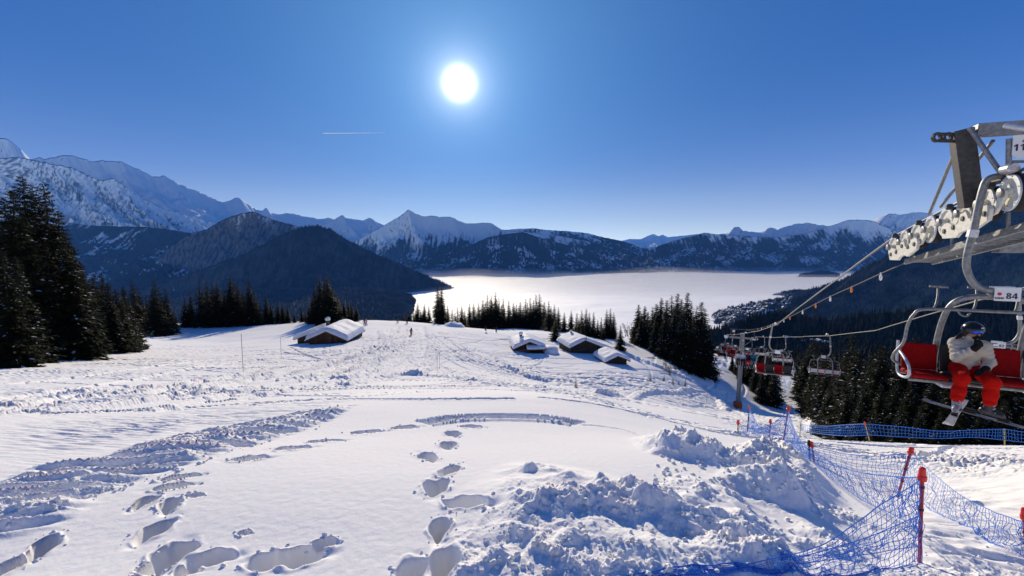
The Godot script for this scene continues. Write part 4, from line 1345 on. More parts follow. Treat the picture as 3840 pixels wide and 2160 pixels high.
# w: width of the gable, deep: length of the ridge, eave: wall height above the snow
func chalet(label: String, u: float, v: float, turn: float, w: float, deep: float, eave: float, pitch: float, thick: float, wood: Color, sd: int, extra_right := 0.0, stone := 0.0) -> Node3D:
	var c := hit(u, v)
	var t := thing("chalet", label, "chalet", c, turn, "snow-covered chalets")
	var h := w * 0.5
	var apex := eave + h * pitch
	var boards := board_materials(wood, sd)
	var r := RandomNumberGenerator.new()
	r.seed = sd
	# gable boards, each its own piece
	var count := int(w / 0.3)
	var bw := w / count
	for i in count:
		var x0 := -h + i * bw
		var x1 := x0 + bw - 0.02
		var y0 := eave + (h - absf(x0)) * pitch
		var y1 := eave + (h - absf(x1)) * pitch
		var bottom := stone if x0 < -0.1 or stone == 0.0 else -0.9
		if stone == 0.0: bottom = -1.2
		var st := begin()
		var z := r.randf_range(-0.012, 0.012)
		plate(st, Transform3D.IDENTITY, PackedVector2Array([Vector2(x0, bottom), Vector2(x0, y0), Vector2(x1, y1), Vector2(x1, bottom)]), -0.06 + z, 0.0 + z)
		put("plank", done(st), boards[r.randi_range(0, 3)], t)
	var st2 := begin()
	box(st2, Transform3D(Basis(), Vector3(-h + 0.1, (eave - 1.2) * 0.5, -deep * 0.5 - 0.06)), Vector3(0.2, eave + 1.2, deep - 0.1))
	put("side_wall", done(st2), boards[1], t)
	st2 = begin()
	box(st2, Transform3D(Basis(), Vector3(h - 0.1, (eave - 1.2) * 0.5, -deep * 0.5 - 0.06)), Vector3(0.2, eave + 1.2, deep - 0.1))
	put("side_wall", done(st2), boards[0], t)
	st2 = begin()
	plate(st2, Transform3D.IDENTITY, PackedVector2Array([Vector2(-h, -1.2), Vector2(-h, eave), Vector2(0, apex), Vector2(h, eave), Vector2(h, -1.2)]), -deep, -deep + 0.12)
	put("back_wall", done(st2), boards[2], t)
	st2 = begin()
	plate(st2, Transform3D.IDENTITY, PackedVector2Array([Vector2(-h + 0.2, -1.2), Vector2(-h + 0.2, eave), Vector2(0, apex - 0.1), Vector2(h - 0.2, eave), Vector2(h - 0.2, -1.2)]), -0.14, -0.08)
	put("inner_wall", done(st2), M.dark_wood, t)
	if stone > 0.0:
		st2 = begin()
		box(st2, Transform3D(Basis(), Vector3(-h * 0.5 - 0.05, stone * 0.5 - 0.6, 0.02)), Vector3(h + 0.02, stone + 1.2, 0.16), 0.02)
		put("stone_base", done(st2), M.stone, t)
	# roof deck with rafters, then the snow
	var over := 0.55
	var left := h + over
	var right := h + over + extra_right
	st2 = begin()
	plate(st2, Transform3D.IDENTITY, PackedVector2Array([Vector2(-left, apex - left * pitch), Vector2(0, apex), Vector2(right, apex - right * pitch), Vector2(right, apex - right * pitch + 0.16), Vector2(0, apex + 0.16), Vector2(-left, apex - left * pitch + 0.16)]), -deep - 0.4, 0.6)
	put("roof", done(st2), M.dark_wood, t)
	for s in [-1.0, 1.0]:
		st2 = begin()
		var far := left if s < 0.0 else right
		box_between(st2, Vector3(0, apex - 0.06, 0.62), Vector3(s * far, apex - far * pitch - 0.06, 0.62), 0.07, 0.2, Vector3(0, 0, 1))
		put("barge_board", done(st2), boards[3], t)
	put("roof_snow", snow_blanket(left + 0.06, -deep - 0.45, 0.68, apex + 0.18, pitch, thick, sd, right + 0.06), M.roof_snow, t)
	return t

func snow_cap(t: Node3D, called: String, at_: Vector3, r: float, tall: float) -> void:
	var st := begin()
	lathe(st, Transform3D(Basis(Vector3.RIGHT, -PI / 2), at_), [Vector2(r * 0.9, 0), Vector2(r * 1.08, tall * 0.25), Vector2(r, tall * 0.6), Vector2(r * 0.62, tall * 0.9), Vector2(0, tall)], 14, true)
	put(called, done(st), M.roof_snow, t)

func chimney(t: Node3D, at_: Vector3, w: float, tall: float) -> void:
	var st := begin()
	box(st, Transform3D(Basis(), at_ + Vector3(0, tall * 0.5 - 0.5, 0)), Vector3(w, tall + 1.0, w), 0.03)
	put("chimney", done(st), M.stone, t)
	snow_cap(t, "chimney_snow", at_ + Vector3(0, tall, 0), w * 0.85, w * 1.2)

func build_chalets() -> void:
	M.dark_wood = worn(Color(0.125, 0.078, 0.046), 0.9, 0.0, 0.4, 0.8, 61)
	M.stone = worn(Color(0.19, 0.18, 0.165), 0.9, 0.0, 0.45, 1.2, 62)
	# the chalet at the piste, with a lower wing to its side
	var a := chalet("brown plank chalet with thick snow roof and side wing beside the piste", 1229, 1289, 0.02, 6.6, 9.0, 0.75, 0.45, 0.85, Color(0.15, 0.075, 0.036), 601)
	var wing := begin()
	plate(wing, Transform3D.IDENTITY, PackedVector2Array([Vector2(-7.0, -1.2), Vector2(-7.0, 0.2), Vector2(-3.3, 1.55), Vector2(-3.3, -1.2)]), -7.5, -3.2)
	put("wing_wall", done(wing), M.dark_wood, a)
	var deck := begin()
	plate(deck, Transform3D.IDENTITY, PackedVector2Array([Vector2(-7.4, 0.10), Vector2(-3.2, 1.62), Vector2(-3.2, 1.74), Vector2(-7.4, 0.22)]), -7.8, -2.6)
	put("wing_roof", done(deck), M.dark_wood, a)
	var ws := begin()
	ws.set_smooth_group(1)
	var prof := [Vector2(-7.5, 0.16), Vector2(-7.55, 0.5), Vector2(-7.3, 0.95), Vector2(-6.6, 1.3), Vector2(-3.2, 2.6), Vector2(-3.2, 1.75)]
	var outline := PackedVector2Array()
	for p in prof: outline.append(p)
	plate(ws, Transform3D.IDENTITY, outline, -7.9, -2.5)
	put("wing_snow", done(ws), M.roof_snow, a)
	chimney(a, Vector3(-2.3, 2.3, -6.0), 0.55, 1.0)
	# the three by the spruces
	var b := chalet("reddish-brown chalet with stone base and snow-laden porch roof", 1985, 1322, 0.12, 6.3, 7.0, 1.1, 0.42, 0.8, Color(0.085, 0.03, 0.018), 611, 0.0, 0.7)
	chimney(b, Vector3(-1.3, 2.1, -4.6), 0.6, 1.1)
	snow_cap(b, "snow_lump", Vector3(-1.6, 2.35, -0.6), 0.55, 0.75)
	var porch := begin()
	box(porch, Transform3D(Basis(Vector3.RIGHT, 0.28), Vector3(1.3, 1.1, 0.85)), Vector3(3.9, 0.12, 1.5), 0.02)
	put("porch_roof", done(porch), M.dark_wood, b)
	porch = begin()
	box(porch, Transform3D(Basis(Vector3.RIGHT, 0.28), Vector3(1.3, 1.42, 0.88)), Vector3(4.05, 0.5, 1.6), 0.16)
	put("porch_snow", done(porch), M.roof_snow, b)
	for x in [-0.5, 3.1]:
		porch = begin()
		box(porch, Transform3D(Basis(), Vector3(x, 0.0, 1.4)), Vector3(0.14, 1.8, 0.14), 0.01)
		put("porch_post", done(porch), M.dark_wood, b)
	porch = begin()
	box(porch, Transform3D(Basis(), Vector3(1.3, -0.1, 1.3)), Vector3(3.5, 0.8, 0.08), 0.01)
	put("porch_boards", done(porch), board_materials(Color(0.085, 0.03, 0.018), 615)[1], b)
	var drift := begin()
	lathe(drift, Transform3D(Basis(Vector3.RIGHT, -PI / 2).scaled(Vector3(1.0, 1.0, 1.3)), Vector3(4.9, -0.6, -1.2)), [Vector2(2.1, -0.4), Vector2(1.95, 0.6), Vector2(1.75, 1.25), Vector2(1.3, 1.6), Vector2(0.7, 1.75), Vector2(0, 1.8)], 20, true)
	put("snow_drift", done(drift), M.roof_snow, b)
	var c := chalet("weathered grey plank chalet with a long sloping side roof", 2190, 1325, 0.26, 6.6, 7.4, 1.7, 0.42, 0.72, Color(0.062, 0.048, 0.038), 621, 3.6)
	var pole := begin()
	tube(pole, [Vector3(0.15, -0.2, 0.75), Vector3(0.15, 4.1, 0.75)], 0.06, 8)
	put("flue_pipe", done(pole), M.bark, c)
	pole = begin()
	box_between(pole, Vector3(-2.6, 0.75, 0.12), Vector3(0.9, 1.1, 0.12), 0.08, 0.1)
	put("rail", done(pole), board_materials(Color(0.18, 0.14, 0.10), 625)[2], c)
	chimney(c, Vector3(-0.6, 3.0, -6.4), 0.4, 0.9)
	var s := begin()
	plate(s, Transform3D.IDENTITY, PackedVector2Array([Vector2(3.3, -1.2), Vector2(3.3, 1.6), Vector2(6.6, 0.3), Vector2(6.6, -1.2)]), -5.5, -0.2)
	put("lean_to_wall", done(s), board_materials(Color(0.055, 0.045, 0.036), 626)[1], c)
	chalet("smallest chalet, a low grey plank hut under deep snow", 2312, 1365, 0.2, 4.7, 5.6, 0.75, 0.44, 0.7, Color(0.06, 0.046, 0.036), 631)

# ------------------------------------------------------------------ chairlift
var lift_dir := Vector3(0.42, 0, -0.9075)      # downhill along the line
var across := Vector3(0.9075, 0, 0.42)         # from the near rope to the other one
var rope_start := Vector3.ZERO
const GAUGE := 5.0
const ROPE_D := 6.75

func rope_point(d: float, other: bool) -> Vector3:   # a point of a rope at distance d, by the shape of the line
	var p := Vector3.ZERO
	var s := (d - ROPE_D) / 0.9075
	if other: s = (d - ROPE_D + 0.42 * GAUGE) / 0.9075
	p = rope_start + lift_dir * s
	if other: p += across * GAUGE
	p.y = rope_height(s)
	return p

const ROPE_SAMPLES := [[-30.0, 6.5], [-14.0, 3.2], [-4.0, 1.75], [-0.5, 1.17], [4.0, 0.34], [9.0, -1.05], [16.0, -3.0], [22.5, -4.9], [33.0, -7.2], [44.5, -9.5], [66.6, -13.8], [87.0, -17.5], [90.0, -18.1], [94.0, -19.2], [103.0, -22.0], [119.4, -26.3], [136.0, -30.0], [169.0, -37.5], [180.0, -40.2], [235.0, -53.0]]

func rope_height(s: float) -> float:
	var r := ROPE_SAMPLES
	for i in r.size() - 1:
		if s <= r[i + 1][0] or i == r.size() - 2:
			var t: float = clampf((s - r[i][0]) / (r[i + 1][0] - r[i][0]), 0.0, 1.0)
			var a: float = r[maxi(i - 1, 0)][1]
			var b: float = r[mini(i + 2, r.size() - 1)][1]
			return lerpf(lerpf(r[i][1], r[i + 1][1], t), cubic_interpolate(r[i][1], r[i + 1][1], a, b, t), 0.25)
	return r[0][1]

func lettering(words: String, size: float, material: Material, parent: Node, where: Vector3, called := "lettering", thick := 0.004) -> void:
	var tm := TextMesh.new()
	tm.text = words
	tm.font_size = 48
	tm.pixel_size = size / 48.0
	tm.depth = thick
	var f := SystemFont.new()
	f.font_names = PackedStringArray(["Droid Sans"])
	f.font_weight = 700
	tm.font = f
	tm.curve_step = 2.0
	var o := put(called, tm, material, parent)
	o.position = where

# a four-seat chair; the rope is at the origin, the riders face +Z
func make_chair(number: String, label: String, plates := true) -> Node3D:
	var t := thing("lift_chair", label, "chairlift chair", Vector3.ZERO, 0.0, "chairs hanging on the lift ropes")
	var st := begin()
	box(st, Transform3D(Basis(), Vector3(0, 0.02, 0)), Vector3(0.13, 0.16, 0.5), 0.03)
	put("grip", done(st), M.dark_steel, t)
	st = begin()
	lathe(st, Transform3D(Basis(), Vector3(-0.10, 0.10, 0.16)), [Vector2(0, 0), Vector2(0.07, 0), Vector2(0.075, 0.02), Vector2(0.075, 0.22), Vector2(0.06, 0.25), Vector2(0, 0.25)], 14)
	put("grip_spring", done(st), M.bright_steel, t)
	st = begin()
	tube(st, curve([Vector3(-0.02, 0.04, 0), Vector3(-0.20, 0.0, 0), Vector3(-0.26, -0.2, 0), Vector3(-0.31, -0.75, 0), Vector3(-0.36, -1.2, 0), Vector3(-0.34, -1.45, 0), Vector3(-0.23, -1.67, 0), Vector3(-0.05, -1.76, 0), Vector3(0.10, -1.78, 0)], 6), 0.05, 10)
	put("hanger", done(st), M.galvanised, t)
	st = begin()
	box(st, Transform3D(Basis(Vector3.BACK, -0.13), Vector3(-0.322, -0.85, 0)), Vector3(0.112, 0.13, 0.112), 0.01)
	put("hanger_sleeve", done(st), M.white_metal, t)
	st = begin()
	tube(st, [Vector3(-0.08, -1.84, 0), Vector3(0.26, -1.84, 0)], 0.05, 10)
	put("damper", done(st), M.galvanised, t)
	# number plate, with writing on both faces
	st = begin()
	box(st, Transform3D(Basis(), Vector3(0.12, -1.80, 0.075)), Vector3(0.30, 0.22, 0.02), 0.006)
	var np := put("number_plate", done(st), M.sign_white, t)
	st = begin()
	box(st, Transform3D(Basis(), Vector3(0.12, -1.80, -0.075)), Vector3(0.30, 0.22, 0.02), 0.006)
	var np2 := put("number_plate", done(st), M.sign_white, t)
	if plates:
		lettering(number, 0.125, M.ink, np, Vector3(0.165, -1.83, 0.087))
		lettering("GMM", 0.042, M.ink, np, Vector3(0.025, -1.865, 0.087))
		st = begin()
		lathe(st, Transform3D(Basis(), Vector3(0.025, -1.80, 0.085)), [Vector2(0.026, 0), Vector2(0.026, 0.004), Vector2(0, 0.004)], 12)
		put("emblem", done(st), M.red_ink, np)
		var back := Node3D.new()
		back.name = "rear_print"
		np2.add_child(back)
		back.rotation.y = PI
		back.position = Vector3(0.24, 0, 0)
		lettering(number, 0.125, M.ink, back, Vector3(0.165, -1.83, 0.087))
		lettering("GMM", 0.042, M.ink, back, Vector3(0.025, -1.865, 0.087))
	# the yoke that carries the seat
	for s in [-1.0, 1.0]:
		st = begin()
		tube(st, curve([Vector3(s * 0.0, -1.86, 0), Vector3(s * 0.25, -1.87, -0.01), Vector3(s * 0.42, -1.95, -0.04), Vector3(s * 0.5, -2.14, -0.12), Vector3(s * 0.515, -2.5, -0.26), Vector3(s * 0.52, -2.95, -0.33), Vector3(s * 0.52, -3.2, -0.30), Vector3(s * 0.52, -3.27, -0.1), Vector3(s * 0.52, -3.29, 0.2)], 5), 0.043, 8)
		put("yoke_arm", done(st), M.galvanised, t)
	st = begin()
	tube(st, [Vector3(-1.02, -3.26, -0.22), Vector3(1.02, -3.26, -0.22)], 0.026, 8)
	put("seat_bar", done(st), M.galvanised, t)
	st = begin()
	tube(st, [Vector3(-1.02, -3.27, 0.2), Vector3(1.02, -3.27, 0.2)], 0.03, 8)
	put("seat_bar", done(st), M.galvanised, t)
	for k in 4:
		var x := -0.765 + 0.51 * k
		var pad: Material = M.red_pad if k % 2 == 0 else M.black_pad
		st = begin()
		box(st, Transform3D(Basis(Vector3.RIGHT, -0.05), Vector3(x, -3.20, 0.02)), Vector3(0.47, 0.075, 0.50), 0.03)
		put("seat", done(st), pad, t)
		st = begin()
		box(st, Transform3D(Basis(Vector3.RIGHT, -0.16), Vector3(x, -2.95, -0.225)), Vector3(0.47, 0.44, 0.05), 0.02)
		put("backrest", done(st), pad, t)
		st = begin()
		box(st, Transform3D(Basis(Vector3.RIGHT, -0.16), Vector3(x, -2.97, -0.262)), Vector3(0.45, 0.33, 0.02), 0.006)
		put("back_panel", done(st), M.white_pad, t)
	for s in [-1.0, 1.0]:
		st = begin()
		box(st, Transform3D(Basis(Vector3.BACK, 0.0), Vector3(s * 0.52, -3.32, 0.12)), Vector3(0.2, 0.07, 0.24), 0.02)
		put("bracket", done(st), M.white_metal, t)
		st = begin()
		tube(st, curve([Vector3(s * 1.05, -2.70, -0.25), Vector3(s * 1.06, -3.0, -0.2), Vector3(s * 1.06, -3.24, -0.12), Vector3(s * 1.05, -3.27, 0.08), Vector3(s * 1.04, -3.20, 0.26), Vector3(s * 1.04, -3.05, 0.24), Vector3(s * 1.05, -2.92, 0.02), Vector3(s * 1.05, -2.86, -0.2)], 4), 0.022, 8)
		put("armrest", done(st), M.white_metal, t)
	# the safety bar, swung up
	st = begin()
	tube(st, curve([Vector3(-1.03, -3.10, -0.12), Vector3(-1.16, -3.02, -0.05), Vector3(-1.17, -2.9, 0.0), Vector3(-1.06, -2.68, 0.02), Vector3(-1.03, -2.4, 0.02), Vector3(-0.96, -2.2, 0.02), Vector3(-0.8, -2.1, 0.02), Vector3(0.0, -2.09, 0.02), Vector3(0.8, -2.1, 0.02), Vector3(0.96, -2.2, 0.02), Vector3(1.03, -2.4, 0.02), Vector3(1.06, -2.68, 0.02), Vector3(1.17, -2.9, 0.0), Vector3(1.16, -3.02, -0.05), Vector3(1.03, -3.10, -0.12)], 5), 0.024, 8)
	var bar := put("safety_bar", done(st), M.galvanised, t)
	for x in [-0.72, -0.24, 0.24, 0.72]:
		st = begin()
		tube(st, curve([Vector3(x, -2.09, 0.02), Vector3(x + 0.05, -2.02, -0.04), Vector3(x + 0.10, -1.88, -0.14), Vector3(x + 0.13, -1.74, -0.24)], 4), 0.017, 6)
		tube(st, [Vector3(x + 0.02, -1.73, -0.24), Vector3(x + 0.26, -1.74, -0.24)], 0.02, 6)
		put("footrest", done(st), M.galvanised, bar)
	for x in [-0.42, 0.5]:
		st = begin()
		tube(st, curve([Vector3(x, -2.09, 0.02), Vector3(x + 0.03, -2.16, 0.06), Vector3(x + 0.09, -2.18, 0.08), Vector3(x + 0.13, -2.12, 0.08)], 4), 0.015, 6)
		put("hook", done(st), M.galvanised, bar)
	return t

func hang_chair(c: Node3D, d: float, other: bool) -> void:
	c.position = rope_point(d, other)
	c.rotation.y = atan2(-lift_dir.x, -lift_dir.z) + (PI if other else 0.0)

func sheave(parent: Node3D, t: Transform3D, r: float) -> void:
	var st := begin()
	lathe(st, t, [Vector2(r * 0.90, -0.075), Vector2(r, -0.07), Vector2(r * 0.985, 0.0), Vector2(r, 0.05), Vector2(r * 0.93, 0.055)], 36, true)
	var w := put("sheave", done(st), M.rubber, parent)
	st = begin()
	lathe(st, t, [Vector2(r * 0.72, 0.045), Vector2(r * 0.76, 0.075), Vector2(r * 0.95, 0.075), Vector2(r * 0.97, 0.05)], 36)
	put("flange", done(st), M.white_metal, w)
	st = begin()
	lathe(st, t, [Vector2(0, 0.045), Vector2(r * 0.74, 0.045)], 32)
	put("web", done(st), M.cream, w)
	st = begin()
	lathe(st, t, [Vector2(r * 0.27, 0.04), Vector2(r * 0.27, 0.085), Vector2(r * 0.20, 0.10), Vector2(0, 0.10)], 20)
	put("hub", done(st), M.cream, w)
	for k in 6:
		st = begin()
		var a := TAU * k / 6.0 + 0.3
		lathe(st, t * Transform3D(Basis(), Vector3(cos(a) * r * 0.85, sin(a) * r * 0.85, 0.074)), [Vector2(r * 0.03, 0), Vector2(r * 0.03, 0.008), Vector2(0, 0.008)], 6)
		put("bolt", done(st), M.dark_steel, w)
	st = begin()
	lathe(st, t, [Vector2(0, -0.08), Vector2(r * 0.9, -0.08)], 24)
	put("rear_flange", done(st), M.galvanised, w)

func rod(parent: Node3D, called: String, a: Vector3, b: Vector3, r: float, m: Material) -> void:
	put(called, tube_mesh([a - parent.position, b - parent.position], r, 10), m, parent)

func beam(parent: Node3D, called: String, a: Vector3, b: Vector3, w: float, h: float, m: Material, up := Vector3.UP) -> void:
	var st := begin()
	box_between(st, a - parent.position, b - parent.position, w, h, up, 0.006)
	put(called, done(st), m, parent)

func sheave_train(tower: Node3D, s0: float, s1: float, count: int, other: bool, r: float, detail: bool) -> Array:
	var out_side := across * (1.0 if other else -1.0)
	var centres := []
	for i in count:
		var s := lerpf(s0, s1, float(i) / (count - 1))
		var p := rope_start + lift_dir * s + (across * GAUGE if other else Vector3.ZERO)
		p.y = rope_height(s) - r * 0.985 - 0.02
		centres.append(p)
	for i in count:
		var c: Vector3 = centres[i] - tower.position
		var z := out_side
		var y := Vector3.UP
		sheave(tower, Transform3D(Basis(y.cross(z), y, z), c), r)
	var along: Vector3 = (centres[count - 1] - centres[0]).normalized()
	var up := out_side.cross(along).normalized()
	if up.y < 0.0: up = -up
	var base := Basis(along, up, along.cross(up))
	var zs := 1.0 if base.z.dot(out_side) > 0.0 else -1.0
	var gap: float = centres[1].distance_to(centres[0])
	# rockers that join two wheels, and the beams that join the rockers
	for i in range(0, count - 1, 2):
		var m: Vector3 = (centres[i] + centres[i + 1]) * 0.5 - tower.position
		var t := Transform3D(base, m)
		var st := begin()
		var g := gap * 0.5
		plate(st, t, PackedVector2Array([Vector2(-g - 0.06, 0.02), Vector2(-g + 0.04, 0.05), Vector2(-0.10, -0.12), Vector2(0.10, -0.12), Vector2(g - 0.04, 0.05), Vector2(g + 0.06, 0.02), Vector2(g + 0.05, -0.08), Vector2(0.12, -0.27), Vector2(-0.12, -0.27), Vector2(-g - 0.05, -0.08)]), 0.10 * zs, 0.14 * zs)
		put("rocker", done(st), M.cream, tower)
		if detail:
			for sd in [-1.0, 1.0]:
				st = begin()
				lathe(st, t * Transform3D(Basis() if zs > 0.0 else Basis(Vector3.UP, PI), Vector3(sd * g, 0.0, 0.15 * zs)), [Vector2(0.07, 0), Vector2(0.07, 0.035), Vector2(0.03, 0.045), Vector2(0, 0.045)], 14)
				put("axle_cap", done(st), M.galvanised, tower)
			st = begin()
			box(st, t * Transform3D(Basis(), Vector3(0.0, r * 0.75, 0.13 * zs)), Vector3(0.10, 0.10, 0.10), 0.02)
			put("rope_catcher", done(st), M.dark_steel, tower)
	for i in range(0, count - 3, 4):
		var a: Vector3 = (centres[i] + centres[i + 1]) * 0.5 - tower.position
		var b: Vector3 = (centres[i + 2] + centres[i + 3]) * 0.5 - tower.position
		var t := Transform3D(base, (a + b) * 0.5)
		var l := a.distance_to(b) * 0.5
		var st := begin()
		plate(st, t, PackedVector2Array([Vector2(-l - 0.14, -0.20), Vector2(-l - 0.08, -0.12), Vector2(-l + 0.08, -0.10), Vector2(-l * 0.45, -0.22), Vector2(-0.16, -0.20), Vector2(-0.08, -0.06), Vector2(0.08, -0.06), Vector2(0.16, -0.20), Vector2(l * 0.45, -0.22), Vector2(l - 0.08, -0.10), Vector2(l + 0.08, -0.12), Vector2(l + 0.14, -0.20), Vector2(l + 0.08, -0.36), Vector2(l * 0.4, -0.44), Vector2(0.12, -0.38), Vector2(-0.12, -0.38), Vector2(-l * 0.4, -0.44), Vector2(-l - 0.08, -0.36)]), 0.15 * zs, 0.20 * zs)
		put("main_beam", done(st), M.cream, tower)
		if detail:
			for x in [-l, -l * 0.5, 0.0, l * 0.5, l]:
				st = begin()
				lathe(st, t * Transform3D(Basis() if zs > 0.0 else Basis(Vector3.UP, PI), Vector3(x, -0.24 if absf(x) > 0.01 else -0.16, 0.20 * zs)), [Vector2(0.045, 0), Vector2(0.045, 0.02), Vector2(0, 0.025)], 8)
				put("bolt", done(st), M.dark_steel, tower)
	return centres

func build_lift() -> void:
	rope_start = at(3775, 655, ROPE_D)
	lift_dir = lift_dir.normalized()
	across = across.normalized()
	# ropes
	for other in [false, true]:
		var pts := []
		var s := -30.0
		while s < 235.0:
			var p := rope_start + lift_dir * s + (across * GAUGE if other else Vector3.ZERO)
			p.y = rope_height(s)
			pts.append(p)
			s += 0.5 if s < 60.0 else 2.0
		var o := put("haul_rope", tube_mesh(pts, 0.024, 8), M.rope)
		tag(o, "steel haul rope carrying the chairs down the line" if other else "steel haul rope carrying the chairs and the seated skier uphill", "rope")
	near_tower()
	far_towers()
	signal_line()
	# chairs
	var c84 := make_chair("84", "red and black chair 84 carrying the skier in red trousers")
	hang_chair(c84, 6.75, false)
	var c82 := make_chair("82", "chair 82 seen from behind beyond the seated skier")
	hang_chair(c82, 14.2, true)
	var c85 := make_chair("", "empty red and black chair hanging in front of the tower with the orange pad", false)
	hang_chair(c85, 27.4, false)
	var cw := make_chair("", "empty chair going down, its white seat backs towards the viewer", false)
	hang_chair(cw, 35.2, true)
	var plain := make_chair("", "full chair of skiers with a rider in bright red trousers and one in teal", false)
	hang_chair(plain, 47.5, false)
	for k in [[67.3, false, "full chair of skiers, second up the line from the orange-padded tower"], [90.5, false, "full chair of skiers just above the orange-padded tower"], [118.0, false, "last full chair visible, below the orange-padded tower"], [55.0, true, "empty chair going down behind the red and black one"], [75.0, true, "empty chair going down, next to the full chairs"], [95.0, true, "small far empty chair going down the line"]]:
		var c := copy_of(plain, k[2])
		hang_chair(c, k[0], k[1])

func near_tower() -> void:
	var r := 0.285
	var foot := rope_start + lift_dir * 1.8 + across * (GAUGE * 0.5)
	foot.y = ground(foot.x, foot.z)
	var t := thing("lift_tower", "lift tower numbered 11 with cream wheel beams and grey lifting frame", "lift tower", foot)
	var top := rope_height(1.8)
	# mast and cross arm (the mast stands outside the frame)
	rod(t, "mast", foot - Vector3(0, 1, 0), Vector3(foot.x, top + 0.9, foot.z), 0.42, M.galvanised)
	var mid1 := rope_start + lift_dir * 1.8
	mid1.y = top - 0.72
	beam(t, "cross_arm", mid1 + across * 0.75, mid1 + across * (GAUGE - 0.75), 0.26, 0.26, M.galvanised)
	var cs := sheave_train(t, 4.1, -0.26, 8, false, r, true)
	sheave_train(t, 4.1, -0.26, 8, true, r, false)
	# catwalk with a grating of bars under the wheels
	var w0 := across * 0.16
	var w1 := across * 0.66
	var a: Vector3 = cs[0] + Vector3(0, -0.36, 0)
	var b: Vector3 = cs[7] + Vector3(0, -0.50, 0)
	a -= (b - a).normalized() * -0.1
	beam(t, "catwalk_rail", a + w0, b + w0, 0.05, 0.13, M.galvanised)
	beam(t, "catwalk_rail", a + w1, b + w1, 0.05, 0.13, M.galvanised)
	for i in 26:
		var p := a.lerp(b, (i + 0.2) / 26.0)
		beam(t, "grating_bar", p + w0 + across * 0.03, p + w1 - across * 0.03, 0.075 if i % 3 else 0.1, 0.03, M.galvanised)
	for f in [0.1, 0.5, 0.9]:
		var p := a.lerp(b, f)
		rod(t, "catwalk_hanger", p + w0, p + w0 + Vector3(0, 0.30, 0) - across * 0.02, 0.025, M.galvanised)
	# lifting frame above the wheels
	var lo := at(3642, 775, 7.5)
	var hi := at(3606, 505, 7.5)
	beam(t, "lifting_post", lo, hi + (hi - lo).normalized() * 0.08, 0.24, 0.26, M.dark_steel, across)
	var head := hi + Vector3(0.06, 0.05, 0)
	beam(t, "lifting_beam", head + across * 0.12, head + across * 2.6 + Vector3(0, -0.06, 0), 0.18, 0.20, M.galvanised)
	rod(t, "frame_strut", at(3636, 480, 7.3), at(3770, 672, 6.9), 0.036, M.galvanised)
	rod(t, "frame_strut", at(3580, 572, 7.6), at(3486, 800, 9.6), 0.030, M.galvanised)
	rod(t, "frame_strut", at(3724, 528, 7.2), at(3528, 775, 9.0), 0.028, M.galvanised)
	rod(t, "frame_strut", at(3660, 715, 7.8), at(3712, 684, 7.4), 0.03, M.white_metal)
	rod(t, "light_tube", at(3768, 470, 6.9), at(3990, 505, 6.3), 0.045, M.white_metal)
	# lug with two eyes
	for k in 2:
		var st := begin()
		var c := at(3513 + 40 * k, 515, 7.5) - foot
		lathe(st, Transform3D(Basis(), c), [Vector2(0.042, -0.02), Vector2(0.085, -0.02), Vector2(0.085, 0.02), Vector2(0.042, 0.02), Vector2(0.042, -0.02)], 20)
		put("lug_eye", done(st), M.dark_steel, t)
	beam(t, "lug_plate", at(3518, 503, 7.49), at(3590, 503, 7.49), 0.03, 0.05, M.dark_steel)
	beam(t, "lug_plate", at(3518, 528, 7.49), at(3592, 530, 7.49), 0.03, 0.05, M.dark_steel)
	# uprights and the number plate
	rod(t, "sign_post", at(3784, 520, 6.8), at(3782, 668, 6.8), 0.035, M.galvanised)
	rod(t, "sign_rail", at(3790, 606, 6.8), at(3960, 606, 6.4), 0.02, M.galvanised)
	var corner := at(3791, 598, 6.75)
	var x := across
	var y := Vector3.UP
	var z := x.cross(y)
	var st := begin()
	var pt := Transform3D(Basis(x, y, z), corner - foot)
	plate(st, pt, PackedVector2Array([Vector2(0.06, 0), Vector2(0, 0.07), Vector2(0, 0.36), Vector2(0.62, 0.36), Vector2(0.62, 0.07), Vector2(0.56, 0)]), 0, 0.012)
	var sign_ := put("number_plate", done(st), M.sign_white, t)
	var holder := Node3D.new()
	holder.name = "print"
	sign_.add_child(holder)
	holder.transform = pt
	lettering("11/", 0.135, M.ink, holder, Vector3(0.105, 0.17, 0.016))
	lettering("GMM", 0.05, M.ink, holder, Vector3(0.16, 0.262, 0.016))
	st = begin()
	lathe(st, Transform3D(Basis(), Vector3(0.16, 0.315, 0.012)), [Vector2(0.03, 0), Vector2(0.03, 0.005), Vector2(0, 0.005)], 14)
	put("emblem", done(st), M.red_ink, holder)

